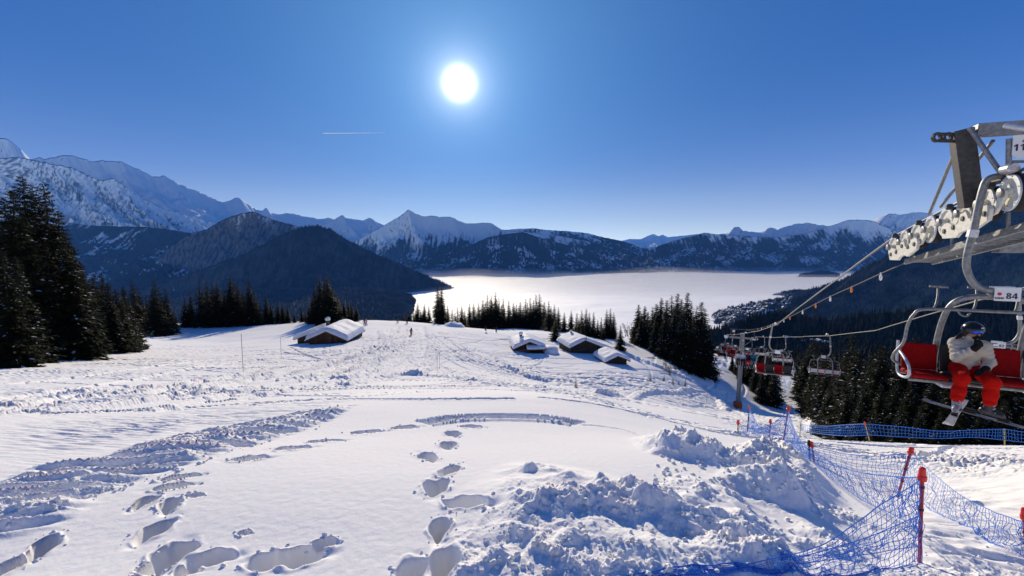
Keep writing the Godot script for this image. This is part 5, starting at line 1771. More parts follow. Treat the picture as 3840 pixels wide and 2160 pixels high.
func far_towers() -> void:
	for spec in [[86.0, "lift tower with a bright orange crash pad round its foot", true], [150.0, "second grey lift tower down the line, behind the full chairs", false], [190.0, "third and smallest lift tower far down the line", false]]:
		var d: float = spec[0]
		var s := (d - ROPE_D) / 0.9075 + 0.6
		var p := rope_start + lift_dir * s + across * (GAUGE * 0.5)
		if spec[2]:
			p = rope_start + lift_dir * s + across * (GAUGE * 0.5)
		var y := ground(p.x, p.z)
		var t := thing("lift_tower", spec[1], "lift tower", Vector3(p.x, y, p.z))
		var top := rope_height(s)
		var lean := Vector3(0.25, 0, 0)
		rod(t, "mast", Vector3(p.x, y - 1.0, p.z) - lean, Vector3(p.x, top + 0.5, p.z), 0.42, M.galvanised)
		var mid := Vector3(p.x, top - 0.5, p.z)
		beam(t, "cross_arm", mid - across * (GAUGE * 0.5), mid + across * (GAUGE * 0.5), 0.3, 0.32, M.galvanised)
		for other in [false, true]:
			sheave_train(t, s - 1.1, s + 1.1, 4, other, 0.25, false)
			var e := mid + across * (GAUGE * (0.5 if other else -0.5))
			beam(t, "catwalk", e - lift_dir * 1.4 - across * 0.5, e + lift_dir * 1.4 - across * 0.5, 0.5, 0.08, M.white_metal)
		# lifting frame
		for k in [-1.0, 1.0]:
			rod(t, "frame_post", mid + across * (k * GAUGE * 0.42), mid + across * (k * GAUGE * 0.42) + Vector3(0, 1.7, 0), 0.07, M.dark_steel)
		beam(t, "frame_beam", mid - across * (GAUGE * 0.45) + Vector3(0, 1.7, 0), mid + across * (GAUGE * 0.45) + Vector3(0, 1.7, 0), 0.14, 0.14, M.dark_steel)
		# ladder on the mast
		for k in [-0.2, 0.2]:
			rod(t, "ladder_rail", Vector3(p.x + k - lean.x, y + 1.5, p.z + 0.5), Vector3(p.x + k, top - 0.8, p.z + 0.5), 0.04, M.galvanised)
		for k in 20:
			var f := (k + 0.5) / 20.0
			var yy := lerpf(y + 1.5, top - 0.8, f)
			var xx := p.x - lean.x * (1.0 - f)
			rod(t, "ladder_rung", Vector3(xx - 0.2, yy, p.z + 0.5), Vector3(xx + 0.2, yy, p.z + 0.5), 0.03, M.galvanised)
		var st := begin()
		box(st, Transform3D(Basis(), mid - across * 1.6 + Vector3(0, 1.3, 0) - t.position), Vector3(0.5, 0.45, 0.03), 0.01)
		put("number_plate", done(st), M.sign_white, t)
		if spec[2]:
			st = begin()
			lathe(st, Transform3D(Basis(Vector3.RIGHT, -PI / 2), Vector3(-lean.x * 1.0, -0.35, 0)), [Vector2(0.40, -0.4), Vector2(0.80, -0.4), Vector2(0.84, -0.1), Vector2(0.84, 1.55), Vector2(0.78, 1.7), Vector2(0.36, 1.7)], 20, true)
			put("crash_pad", done(st), M.orange_pad, t)

# the thin signal cable with its hanging markers
func signal_line() -> void:
	var pts := []
	var way := curve([at(3500, 945, 9.2), at(3414, 978, 10.6), at(3304, 1026, 12.6), at(3194, 1076, 15.4), at(3114, 1112, 18.2), at(3010, 1164, 23.5), at(2940, 1198, 29.5), at(2880, 1222, 42.0), at(2835, 1234, 60.0), at(2800, 1236, 85.0), at(2785, 1236, 104.0)], 6)
	var t := thing("signal_cable", "thin sagging cable hung with small orange and white markers", "cable", way[0])
	for p in way: pts.append(p - t.position)
	put("cable", tube_mesh(pts, 0.016, 6), M.dark_steel, t)
	var orange := solid(Color(0.7, 0.2, 0.03), 0.5)
	var i := 0
	for px in [[3304, 12.6], [3194, 15.4], [3114, 18.2], [3056, 20.8], [3010, 23.5], [2970, 26.7], [2940, 29.5], [2912, 34.0], [2893, 38.5], [2872, 43.0], [2855, 49.0], [2840, 56.0]]:
		var best: Vector3 = pts[0]
		for q in pts:
			if absf(-(q.z + t.position.z) - px[1]) < absf(-(best.z + t.position.z) - px[1]): best = q
		var st := begin()
		tube(st, [best + Vector3(0, 0.03, 0), best - Vector3(0, 0.07, 0)], 0.022, 6)
		tube(st, [best - Vector3(0, 0.05, 0), best - Vector3(0, 0.08, 0), best - Vector3(0, 0.17, 0), best - Vector3(0, 0.21, 0)], [0.02, 0.038, 0.038, 0.012], 8)
		put("marker", done(st), orange if i % 2 else M.sign_white, t)
		i += 1

# ------------------------------------------------------------------ people
# A body is one surface round its bones: each bone [from, to, radius at from, radius at to, colour].
func body_mesh(bones: Array, cell: float, blend: float, crease := 0.0) -> ArrayMesh:
	var lo := Vector3.ONE * 1e9
	var hi := -lo
	for b in bones:
		var r: float = maxf(b[2], b[3]) + blend * 4.0 + cell * 2.0
		for e in [b[0], b[1]]:
			lo = lo.min(e - Vector3.ONE * r)
			hi = hi.max(e + Vector3.ONE * r)
	var nx := int((hi.x - lo.x) / cell) + 2
	var ny := int((hi.y - lo.y) / cell) + 2
	var nz := int((hi.z - lo.z) / cell) + 2
	var total := nx * ny * nz
	var field := PackedFloat32Array()
	field.resize(total)
	var best := PackedFloat32Array()
	best.resize(total)
	var who := PackedInt32Array()
	who.resize(total)
	var wr := noise(FastNoiseLite.TYPE_SIMPLEX_SMOOTH, 9.0, 71, 2)
	for bi in bones.size():
		var b: Array = bones[bi]
		var a: Vector3 = b[0]
		var ab: Vector3 = b[1] - a
		var len2 := maxf(ab.length_squared(), 1e-8)
		var r0: float = b[2]
		var r1: float = b[3]
		var reach := maxf(r0, r1) + blend * 4.0 + cell
		var l0 := ((a.min(b[1]) - Vector3.ONE * reach - lo) / cell).floor()
		var l1 := ((a.max(b[1]) + Vector3.ONE * reach - lo) / cell).ceil()
		for k in range(maxi(int(l0.z), 0), mini(int(l1.z) + 1, nz)):
			for j in range(maxi(int(l0.y), 0), mini(int(l1.y) + 1, ny)):
				for i in range(maxi(int(l0.x), 0), mini(int(l1.x) + 1, nx)):
					var p := lo + Vector3(i, j, k) * cell
					var t := clampf((p - a).dot(ab) / len2, 0.0, 1.0)
					var rr := lerpf(r0, r1, t)
					if crease > 0.0 and b.size() > 5:
						rr += crease * (0.6 * sin(t * float(b[5])) + wr.get_noise_3dv(p))
					var d := p.distance_to(a + ab * t) - rr
					if d > blend * 4.5: continue
					var e := exp(-d / blend)
					var at_ := (k * ny + j) * nx + i
					field[at_] += e
					if e > best[at_]:
						best[at_] = e
						who[at_] = bi
	# surface nets: one vertex in each cell that the surface crosses
	var vert_of := {}
	var v := PackedVector3Array()
	var col := PackedColorArray()
	var step := [0, 1, nx, nx + 1, nx * ny, nx * ny + 1, nx * ny + nx, nx * ny + nx + 1]
	for k in nz - 1:
		for j in ny - 1:
			for i in nx - 1:
				var o := (k * ny + j) * nx + i
				var mask := 0
				for c in 8:
					if field[o + step[c]] > 1.0: mask |= 1 << c
				if mask == 0 or mask == 255: continue
				var sum := Vector3.ZERO
				var cnt := 0
				for e in [[0, 1], [2, 3], [4, 5], [6, 7], [0, 2], [1, 3], [4, 6], [5, 7], [0, 4], [1, 5], [2, 6], [3, 7]]:
					var s0: float = field[o + step[e[0]]]
					var s1: float = field[o + step[e[1]]]
					if (s0 > 1.0) != (s1 > 1.0):
						var g0 := -log(maxf(s0, 1e-6))
						var g1 := -log(maxf(s1, 1e-6))
						var t := g0 / (g0 - g1)
						var c0 := Vector3(e[0] & 1, (e[0] >> 1) & 1, e[0] >> 2)
						var c1 := Vector3(e[1] & 1, (e[1] >> 1) & 1, e[1] >> 2)
						sum += c0.lerp(c1, t)
						cnt += 1
				vert_of[o] = v.size()
				v.append(lo + (Vector3(i, j, k) + sum / cnt) * cell)
				var bw := o
				for c in 8:
					if best[o + step[c]] > best[bw]: bw = o + step[c]
				col.append(bones[who[bw]][4])
	var idx := PackedInt32Array()
	var nrm := PackedVector3Array()
	nrm.resize(v.size())
	for o in vert_of:
		var i: int = o % nx
		var j: int = (o / nx) % ny
		var k: int = o / (nx * ny)
		for ax in 3:
			var d: int = [1, nx, nx * ny][ax]
			var p: int = [nx, nx * ny, 1][ax]
			var q: int = [nx * ny, 1, nx][ax]
			if [j, k, i][ax] == 0 or [k, i, j][ax] == 0: continue
			var in0 := field[o] > 1.0
			var in1 := field[o + d] > 1.0
			if in0 == in1: continue
			if not (vert_of.has(o - p) and vert_of.has(o - q) and vert_of.has(o - p - q)): continue
			var f: Array = [vert_of[o], vert_of[o - p], vert_of[o - p - q], vert_of[o - q]]
			if not in0: f.reverse()
			idx.append_array([f[0], f[2], f[1], f[0], f[3], f[2]])
			var n: Vector3 = (v[f[2]] - v[f[0]]).cross(v[f[1]] - v[f[3]])
			for z in f: nrm[z] += n
	# outward normals, and a winding that agrees with them
	var flip := false
	var votes := 0
	var centre := (lo + hi) * 0.5
	for z in range(0, idx.size(), 3):
		var fn := (v[idx[z + 2]] - v[idx[z]]).cross(v[idx[z + 1]] - v[idx[z]])
		votes += 1 if fn.dot(v[idx[z]] - centre) > 0.0 else -1
	flip = votes < 0
	var nvotes := 0
	for z in v.size():
		nrm[z] = nrm[z].normalized()
		nvotes += 1 if nrm[z].dot(v[z] - centre) > 0.0 else -1
	if nvotes < 0:
		for z in v.size(): nrm[z] = -nrm[z]
	if flip:
		for z in range(0, idx.size(), 3):
			var sw := idx[z + 1]; idx[z + 1] = idx[z + 2]; idx[z + 2] = sw
	var arr := []
	arr.resize(Mesh.ARRAY_MAX)
	arr[Mesh.ARRAY_VERTEX] = v
	arr[Mesh.ARRAY_NORMAL] = nrm
	arr[Mesh.ARRAY_COLOR] = col
	arr[Mesh.ARRAY_INDEX] = idx
	var mesh := ArrayMesh.new()
	mesh.add_surface_from_arrays(Mesh.PRIMITIVE_TRIANGLES, arr)
	return mesh

const SKIN := Color(0.42, 0.22, 0.14)
const BLACK := Color(0.012, 0.012, 0.014)

func ski_mesh(long: float) -> ArrayMesh:     # along +Z, tip turned up, top at y = 0
	var st := begin()
	st.set_smooth_group(0xFFFFFFFF)
	var secs := []
	for i in 15:
		var f := i / 14.0
		var z := (f - 0.47) * long
		var w := 0.041 + 0.016 * absf(f - 0.48) * 2.0
		if f > 0.93: w *= 0.62
		if f > 0.985: w *= 0.4
		var y := 0.0
		if f > 0.86: y = pow((f - 0.86) / 0.14, 2.0) * 0.10
		if f < 0.05: y = 0.02
		secs.append([Vector3(-w, y, z), Vector3(w, y, z), Vector3(w, y - 0.016, z), Vector3(-w, y - 0.016, z)])
	for i in 14:
		for k in 4:
			quad(st, secs[i][k], secs[i][(k + 1) % 4], secs[i + 1][(k + 1) % 4], secs[i + 1][k])
	quad(st, secs[0][3], secs[0][2], secs[0][1], secs[0][0])
	quad(st, secs[14][0], secs[14][1], secs[14][2], secs[14][3])
	return done(st)

func make_ski(label: String, t: Transform3D, m: Material, group: String) -> void:
	var o := Node3D.new()
	o.name = numbered("ski")
	add_child(o)
	o.transform = t
	tag(o, label, "ski", group)
	put("blade", ski_mesh(1.62), m, o)
	var st := begin()
	box(st, Transform3D(Basis(), Vector3(0, 0.018, 0.16)), Vector3(0.07, 0.04, 0.12), 0.01)
	put("toe_binding", done(st), M.rubber, o)
	st = begin()
	box(st, Transform3D(Basis(), Vector3(0, 0.03, -0.2)), Vector3(0.075, 0.06, 0.14), 0.015)
	put("heel_binding", done(st), M.rubber, o)

func ball(at_: Vector3, r: Vector3, sides := 18) -> ArrayMesh:
	var st := begin()
	var prof := []
	for i in 11:
		var a := PI * i / 10.0
		prof.append(Vector2(maxf(sin(a), 0.0), -cos(a)))
	lathe(st, Transform3D(Basis().scaled(r), at_), prof, sides, true)
	return done(st)

func chair_space(p: Vector3) -> Vector3:
	return p

func hand_bones(wrist: Vector3, fwd: Vector3, palm: Vector3, side: float, col: Color, curl: float) -> Array:
	# fwd: from wrist to knuckles; palm: the way the palm faces; fingers curl towards it
	var across_ := fwd.cross(palm).normalized() * side
	var out := []
	var k := wrist + fwd * 0.085
	for f in 4:
		var off := (f - 1.5) * 0.021
		out.append([wrist + across_ * off * 0.7, k + across_ * off, 0.021, 0.016, col])
		var l: float = [0.030, 0.036, 0.034, 0.026][f]
		var d1 := (fwd * cos(curl) + palm * sin(curl)).normalized()
		var d2 := (fwd * cos(curl * 2.0) + palm * sin(curl * 2.0)).normalized()
		var p1 := k + across_ * off + d1 * (l * 1.15)
		var p2 := p1 + d2 * l
		out.append([k + across_ * off, p1, 0.0145, 0.0135, col])
		out.append([p1, p2, 0.0135, 0.012, col])
	var b := wrist + fwd * 0.02 - across_ * 0.035
	var m := b + fwd * 0.035 - across_ * 0.022 + palm * 0.012
	out.append([b, m, 0.018, 0.016, col])
	out.append([m, m + fwd * 0.032 + palm * 0.012, 0.015, 0.013, col])
	return out

func build_people() -> void:
	main_rider()
	small_riders()
	piste_skiers()

func main_rider() -> void:
	var origin := rope_point(6.75, false)
	var turn := atan2(-lift_dir.x, -lift_dir.z)
	var t := thing("person", "skier in cream puffer jacket and red trousers sitting on chair 84", "person", origin, turn)
	var cream := Color(0.52, 0.46, 0.38)
	var red := Color(0.50, 0.008, 0.006)
	var neck := Vector3(-0.225, -2.56, 0.0)
	var pelvis := Vector3(-0.25, -3.04, -0.03)
	var sh1 := Vector3(-0.40, -2.635, 0.0)
	var sh2 := Vector3(-0.055, -2.655, 0.03)
	var el1 := Vector3(-0.43, -2.86, 0.16)
	var wr1 := Vector3(-0.245, -2.65, 0.235)
	var el2 := Vector3(0.015, -2.90, 0.05)
	var wr2 := Vector3(-0.13, -3.0, 0.245)
	var hip1 := Vector3(-0.34, -3.06, 0.0)
	var hip2 := Vector3(-0.16, -3.06, 0.0)
	var kn1 := Vector3(-0.455, -3.11, 0.44)
	var kn2 := Vector3(-0.115, -3.12, 0.45)
	var an1 := Vector3(-0.50, -3.50, 0.47)
	var an2 := Vector3(-0.115, -3.53, 0.44)
	var head := Vector3(-0.215, -2.415, 0.035)
	var bones := [
		[pelvis, Vector3(-0.24, -2.85, -0.03), 0.150, 0.155, cream, 16.0], [Vector3(-0.24, -2.85, -0.03), Vector3(-0.23, -2.68, -0.01), 0.155, 0.135, cream, 14.0],
		[Vector3(-0.31, -2.72, 0.01), Vector3(-0.15, -2.72, 0.02), 0.13, 0.13, cream, 8.0], [sh1, sh2, 0.085, 0.085, cream],
		[neck, Vector3(-0.225, -2.52, 0.01), 0.085, 0.072, cream], [Vector3(-0.222, -2.53, 0.02), head, 0.058, 0.062, BLACK],
		[head + Vector3(0, 0.02, -0.01), head + Vector3(0.005, -0.035, 0.03), 0.088, 0.068, SKIN], [head + Vector3(0.012, -0.055, 0.035), head + Vector3(0.018, -0.075, 0.055), 0.060, 0.045, BLACK],
		[sh1, el1, 0.082, 0.070, cream, 24.0], [el1, wr1 + Vector3(-0.015, -0.015, 0), 0.070, 0.052, cream, 24.0], [sh2, el2, 0.082, 0.070, cream, 24.0], [el2, wr2 + Vector3(0.02, 0.01, -0.02), 0.070, 0.052, cream, 24.0],
		[pelvis + Vector3(-0.06, -0.03, 0.0), pelvis + Vector3(0.06, -0.03, 0.0), 0.125, 0.125, red], [hip1, kn1, 0.108, 0.088, red, 14.0], [hip2, kn2, 0.108, 0.088, red, 14.0],
		[kn1, an1 + Vector3(0, 0.08, 0), 0.088, 0.086, red, 12.0], [kn2, an2 + Vector3(0, 0.08, 0), 0.088, 0.086, red, 12.0],
	]
	var cloth := tinted(0.8, 0.2)
	put("body", body_mesh(bones, 0.0125, 0.010, 0.012), cloth, t)
	# gloves: the right one held to the chin, the left one in the lap
	var g1 := hand_bones(wr1, Vector3(0.30, 0.93, -0.20).normalized(), Vector3(0.10, -0.05, -1.0).normalized(), 1.0, BLACK, 0.75)
	g1.append([wr1 - Vector3(0.03, 0.03, 0), wr1, 0.052, 0.046, BLACK])
	put("glove", body_mesh(g1, 0.005, 0.004), tinted(0.8, 0.3), t)
	var g2 := hand_bones(wr2, Vector3(-0.75, -0.25, 0.55).normalized(), Vector3(-0.2, -0.95, -0.25).normalized(), -1.0, BLACK, 0.45)
	g2.append([wr2 + Vector3(0.03, 0.02, -0.02), wr2, 0.052, 0.046, BLACK])
	put("glove", body_mesh(g2, 0.005, 0.004), tinted(0.8, 0.3), t)
	# helmet, goggles, hair; the head is turned a little to the rider's left
	var hb := Transform3D(Basis(Vector3.UP, 0.25) * Basis(Vector3.RIGHT, 0.05), head)
	var shell := begin()
	shell.set_smooth_group(1)
	var rings := []
	for i in 13:
		var th := PI * 0.60 * i / 12.0
		var ring := PackedVector3Array()
		for k in 28:
			var a := TAU * k / 28.0
			var front := maxf(0.0, sin(a))
			var th2 := th * (1.0 - 0.20 * front * front)
			ring.append(hb * (Vector3(sin(th2) * cos(a) * 0.128, cos(th2) * 0.132 + 0.018, sin(th2) * sin(a) * 0.148 - 0.008)))
		rings.append(ring)
	for i in 12:
		for k in 28:
			quad(shell, rings[i][k], rings[i][(k + 1) % 28], rings[i + 1][(k + 1) % 28], rings[i + 1][k])
	var helmet := put("helmet", done(shell), M.helmet_black, t)
	var badge := begin()
	box(badge, hb * Transform3D(Basis(Vector3.RIGHT, -0.5), Vector3(0.03, 0.075, 0.128)), Vector3(0.045, 0.016, 0.006), 0.001)
	put("badge", done(badge), M.sign_white, helmet)
	for s in [-1.0, 1.0]:
		put("ear_pad", ball(hb * Vector3(s * 0.105, -0.03, -0.005), Vector3(0.03, 0.06, 0.05), 12), M.rubber, helmet)
	var gog := begin()
	gog.set_smooth_group(1)
	var grid := []
	for j in 7:
		var row := PackedVector3Array()
		for i in 15:
			var a := lerpf(-1.05, 1.05, i / 14.0)
			var f := j / 6.0 * 2.0 - 1.0
			var hgt := 0.043 * (1.0 - 0.25 * pow(absf(a) / 1.05, 3.0))
			if f < 0.0 and absf(a) < 0.25: hgt *= 0.75
			row.append(hb * Vector3(sin(a) * 0.104, 0.012 + f * hgt, cos(a) * 0.122 + 0.008 - 0.012 * f * f))
		grid.append(row)
	for j in 6:
		for i in 14:
			quad(gog, grid[j][i], grid[j][i + 1], grid[j + 1][i + 1], grid[j + 1][i])
	var lens := put("goggles", done(gog), M.goggle_blue, t)
	var rim := begin()
	var edge := []
	for i in 15: edge.append(grid[0][i])
	for j in range(1, 7): edge.append(grid[j][14])
	for i in range(13, -1, -1): edge.append(grid[6][i])
	for j in range(5, -1, -1): edge.append(grid[j][0])
	tube(rim, edge, 0.008, 6)
	put("goggle_frame", done(rim), M.rubber, lens)
	put("nose", ball(hb * Vector3(0, -0.035, 0.122), Vector3(0.014, 0.018, 0.016), 10), M.skin, t)
	var hair := begin()
	tube(hair, curve([hb * Vector3(-0.07, -0.06, -0.07), hb * Vector3(-0.13, -0.11, -0.06), hb * Vector3(-0.19, -0.13, -0.03), hb * Vector3(-0.23, -0.14, 0.0)], 5), [0.03, 0.034, 0.036, 0.036, 0.036, 0.034, 0.034, 0.032, 0.03, 0.028, 0.025, 0.022, 0.018, 0.012, 0.009, 0.004], 8)
	put("hair", done(hair), M.hair, t)
	# boots
	var grey := Color(0.20, 0.19, 0.21)
	for b in [[an1, 1.0, Vector3(-0.46, -0.03, 0.88)], [an2, 1.0, Vector3(0.80, -0.05, 0.60)]]:
		var a: Vector3 = b[0]
		var fw: Vector3 = b[2].normalized()
		var dark: Color = Color(0.30, 0.29, 0.31) if a == an1 else Color(0.035, 0.033, 0.036)
		var bb := [[a + Vector3(0, 0.08, -0.01), a + Vector3(0, -0.06, 0), 0.062, 0.056, dark], [a + Vector3(0, -0.07, 0) - fw * 0.06, a + Vector3(0, -0.085, 0) + fw * 0.13, 0.048, 0.042, dark], [a + Vector3(0, -0.10, 0) - fw * 0.09, a + Vector3(0, -0.115, 0) + fw * 0.16, 0.028, 0.026, dark]]
		var boot := put("ski_boot", body_mesh(bb, 0.009, 0.006), tinted(0.35, 0.5), t)
		for k in 3:
			var st := begin()
			var c := a + Vector3(0, 0.04 - 0.05 * k, 0) + fw * (0.055 if k < 2 else 0.075)
			box(st, Transform3D(Basis.looking_at(-fw, Vector3.UP), c), Vector3(0.085, 0.016, 0.02), 0.004)
			put("buckle", done(st), M.bright_steel, boot)
	# skis
	var world := t.transform
	for b in [[an1, Vector3(-0.46, -0.03, 0.88), "ski on the skier's boot seen end-on, pointing at the viewer", M.ski_white], [an2, Vector3(0.80, -0.05, 0.60), "dark-edged ski seen from the side under the skier's other boot", M.ski_grey]]:
		var fw: Vector3 = b[1].normalized()
		var up := (Vector3.UP - fw * fw.y).normalized()
		var x := up.cross(fw).normalized()
		var p: Vector3 = b[0] - Vector3(0, 0.145, 0) + up * -0.02
		make_ski(b[2], world * Transform3D(Basis(x, up, fw), p), b[3], "skis of the seated skier")

# simple clothed figures for the distance; the pose is drawn for a person 1.75 m tall
func figure(pose: String, jacket: Color, trousers: Color, head_col: Color) -> ArrayMesh:
	var b := []
	if pose == "sit":
		b = [[Vector3(0, 0.10, 0), Vector3(0, 0.50, -0.05), 0.16, 0.17, jacket], [Vector3(-0.17, 0.5, -0.04), Vector3(0.17, 0.5, -0.04), 0.09, 0.09, jacket], [Vector3(0, 0.6, -0.03), Vector3(0, 0.76, 0.0), 0.07, 0.08, SKIN], [Vector3(0, 0.80, -0.02), Vector3(0, 0.83, -0.02), 0.125, 0.12, head_col],
			[Vector3(-0.22, 0.48, -0.02), Vector3(-0.27, 0.22, 0.10), 0.075, 0.062, jacket], [Vector3(-0.27, 0.22, 0.10), Vector3(-0.12, 0.14, 0.32), 0.062, 0.05, jacket], [Vector3(0.22, 0.48, -0.02), Vector3(0.27, 0.22, 0.10), 0.075, 0.062, jacket], [Vector3(0.27, 0.22, 0.10), Vector3(0.12, 0.14, 0.32), 0.062, 0.05, jacket],
			[Vector3(-0.12, 0.14, 0.33), Vector3(-0.08, 0.13, 0.38), 0.05, 0.045, BLACK], [Vector3(0.12, 0.14, 0.33), Vector3(0.08, 0.13, 0.38), 0.05, 0.045, BLACK],
			[Vector3(-0.10, 0.06, 0), Vector3(-0.14, 0.03, 0.44), 0.115, 0.085, trousers], [Vector3(0.10, 0.06, 0), Vector3(0.14, 0.03, 0.44), 0.115, 0.085, trousers], [Vector3(-0.14, 0.03, 0.44), Vector3(-0.14, -0.36, 0.46), 0.085, 0.075, trousers], [Vector3(0.14, 0.03, 0.44), Vector3(0.14, -0.36, 0.46), 0.085, 0.075, trousers],
			[Vector3(-0.14, -0.40, 0.43), Vector3(-0.14, -0.46, 0.62), 0.06, 0.05, BLACK], [Vector3(0.14, -0.40, 0.43), Vector3(0.14, -0.46, 0.62), 0.06, 0.05, BLACK]]
	else:
		var crouch := 0.10 if pose == "ski" else 0.0
		b = [[Vector3(0, 0.98 - crouch, 0), Vector3(0, 1.36 - crouch, 0.05 + crouch), 0.15, 0.165, jacket], [Vector3(-0.17, 1.40 - crouch, 0.04 + crouch), Vector3(0.17, 1.40 - crouch, 0.04 + crouch), 0.09, 0.09, jacket], [Vector3(0, 1.48 - crouch, 0.05 + crouch), Vector3(0, 1.60 - crouch, 0.09 + crouch), 0.07, 0.08, SKIN], [Vector3(0, 1.65 - crouch, 0.06 + crouch), Vector3(0, 1.68 - crouch, 0.06 + crouch), 0.125, 0.12, head_col],
			[Vector3(-0.22, 1.38 - crouch, 0.04), Vector3(-0.36, 1.14 - crouch, 0.08), 0.075, 0.06, jacket], [Vector3(-0.36, 1.14 - crouch, 0.08), Vector3(-0.38, 1.0 - crouch, 0.32), 0.06, 0.05, jacket], [Vector3(0.22, 1.38 - crouch, 0.04), Vector3(0.36, 1.14 - crouch, 0.08), 0.075, 0.06, jacket], [Vector3(0.36, 1.14 - crouch, 0.08), Vector3(0.38, 1.0 - crouch, 0.32), 0.06, 0.05, jacket],
			[Vector3(-0.10, 0.92 - crouch, 0), Vector3(-0.15, 0.52 - crouch * 0.3, 0.08 + crouch), 0.115, 0.085, trousers], [Vector3(0.10, 0.92 - crouch, 0), Vector3(0.15, 0.52 - crouch * 0.3, 0.08 + crouch), 0.115, 0.085, trousers], [Vector3(-0.15, 0.52 - crouch * 0.3, 0.08 + crouch), Vector3(-0.16, 0.12, -0.02), 0.085, 0.07, trousers], [Vector3(0.15, 0.52 - crouch * 0.3, 0.08 + crouch), Vector3(0.16, 0.12, -0.02), 0.085, 0.07, trousers],
			[Vector3(-0.16, 0.08, -0.04), Vector3(-0.16, 0.06, 0.16), 0.06, 0.05, BLACK], [Vector3(0.16, 0.08, -0.04), Vector3(0.16, 0.06, 0.16), 0.06, 0.05, BLACK]]
	return body_mesh(b, 0.035, 0.02)

func small_riders() -> void:
	var look := [["white jacket and dark trousers", Color(0.55, 0.56, 0.6), Color(0.10, 0.07, 0.04), Color(0.02, 0.02, 0.03)], ["pale jacket and black trousers", Color(0.62, 0.62, 0.64), Color(0.02, 0.02, 0.025), Color(0.5, 0.5, 0.5)], ["dark jacket and bright red trousers", Color(0.02, 0.02, 0.03), Color(0.55, 0.01, 0.02), Color(0.5, 0.02, 0.05)], ["teal jacket and grey trousers", Color(0.01, 0.14, 0.22), Color(0.16, 0.17, 0.19), Color(0.02, 0.05, 0.10)], ["red jacket and black trousers", Color(0.42, 0.01, 0.015), Color(0.02, 0.02, 0.02), Color(0.02, 0.02, 0.02)], ["black jacket and trousers", Color(0.018, 0.018, 0.022), Color(0.03, 0.03, 0.035), Color(0.5, 0.5, 0.52)]]
	var mesh := []
	for l in look: mesh.append(figure("sit", l[1], l[2], l[3]))
	var mat := tinted(0.8, 0.3)
	var cup := {47.5: ["the nearest full chair", [0, 1, 2, 3], "the nearest full chair"], 67.3: ["the second full chair up from the orange-padded tower", [4, 2, 4, 5], "the second full chair"], 90.5: ["the third full chair down the line", [5, 4, 5, 2], "the third full chair"], 118.0: ["the last full chair down the line", [4, 5, 2, 5], "the last full chair"]}
	for d in cup:
		var p := rope_point(d, false)
		var turn := atan2(-lift_dir.x, -lift_dir.z)
		for k in 4:
			var w: int = cup[d][1][k]
			var o := Node3D.new()
			o.name = numbered("person")
			add_child(o)
			o.transform = Transform3D(Basis(Vector3.UP, turn), p) * Transform3D(Basis(), Vector3(-0.765 + 0.51 * k, -3.12, -0.02))
			tag(o, "rider in %s on %s" % [look[w][0], cup[d][2]], "person", "riders on " + cup[d][0])
			put("body", mesh[w], mat, o)
			for s in [-0.14, 0.14]:
				var sk := put("ski", ski_mesh(1.6), M.ski_grey if k % 2 else M.ski_white, o)
				sk.position = Vector3(s, -0.52, 0.5)
				sk.rotation.x = 0.12

func piste_skiers() -> void:
	var mat := tinted(0.8, 0.3)
	for s in [["person gliding down the middle of the piste in dark red clothes", 1541, 1259, "ski", Color(0.07, 0.014, 0.02), Color(0.05, 0.012, 0.014), Color(0.02, 0.015, 0.02), 2.6], ["skier in a dark green jacket crossing below the spruces on snow", 568, 1268, "ski", Color(0.02, 0.09, 0.06), Color(0.03, 0.03, 0.035), Color(0.04, 0.04, 0.05), 1.2], ["skier in teal standing where the piste drops away", 1491, 1213, "stand", Color(0.02, 0.10, 0.13), Color(0.03, 0.03, 0.04), Color(0.03, 0.03, 0.04), 0.4], ["skier in black standing where the piste drops away", 1527, 1215, "stand", Color(0.02, 0.02, 0.025), Color(0.02, 0.02, 0.025), Color(0.02, 0.02, 0.02), -0.5], ["skier in red beside one in pale clothes above the chalet", 1367, 1220, "stand", Color(0.32, 0.02, 0.03), Color(0.04, 0.03, 0.03), Color(0.2, 0.02, 0.03), 0.3], ["skier in pale pink and white beside the one in red", 1374, 1220, "stand", Color(0.55, 0.42, 0.46), Color(0.25, 0.25, 0.3), Color(0.6, 0.6, 0.6), -0.3], ["dark skier on the slope above the chalets, uphill of a second one", 1860, 1246, "ski", Color(0.025, 0.025, 0.03), Color(0.025, 0.025, 0.03), Color(0.03, 0.03, 0.03), 0.8], ["slim dark skier on the slope above the chalets, behind the other", 1821, 1245, "stand", Color(0.03, 0.03, 0.035), Color(0.03, 0.03, 0.035), Color(0.03, 0.03, 0.03), 0.5]]:
		var p := on_ground(hit(s[1], s[2]))
		var t := thing("person", s[0], "person", p, s[7])
		put("body", figure(s[3], s[4], s[5], s[6]), mat, t)
		for k in [-0.16, 0.16]:
			var sk := put("ski", ski_mesh(1.6), M.ski_grey, t)
			sk.position = Vector3(k, 0.03, 0.05)
		for k in [-0.38, 0.38]:
			var st := begin()
			tube(st, [Vector3(k, 1.0, 0.32), Vector3(k * 1.2, 0.02, 0.15)], 0.012, 5)
			put("ski_pole", done(st), M.dark_steel, t)

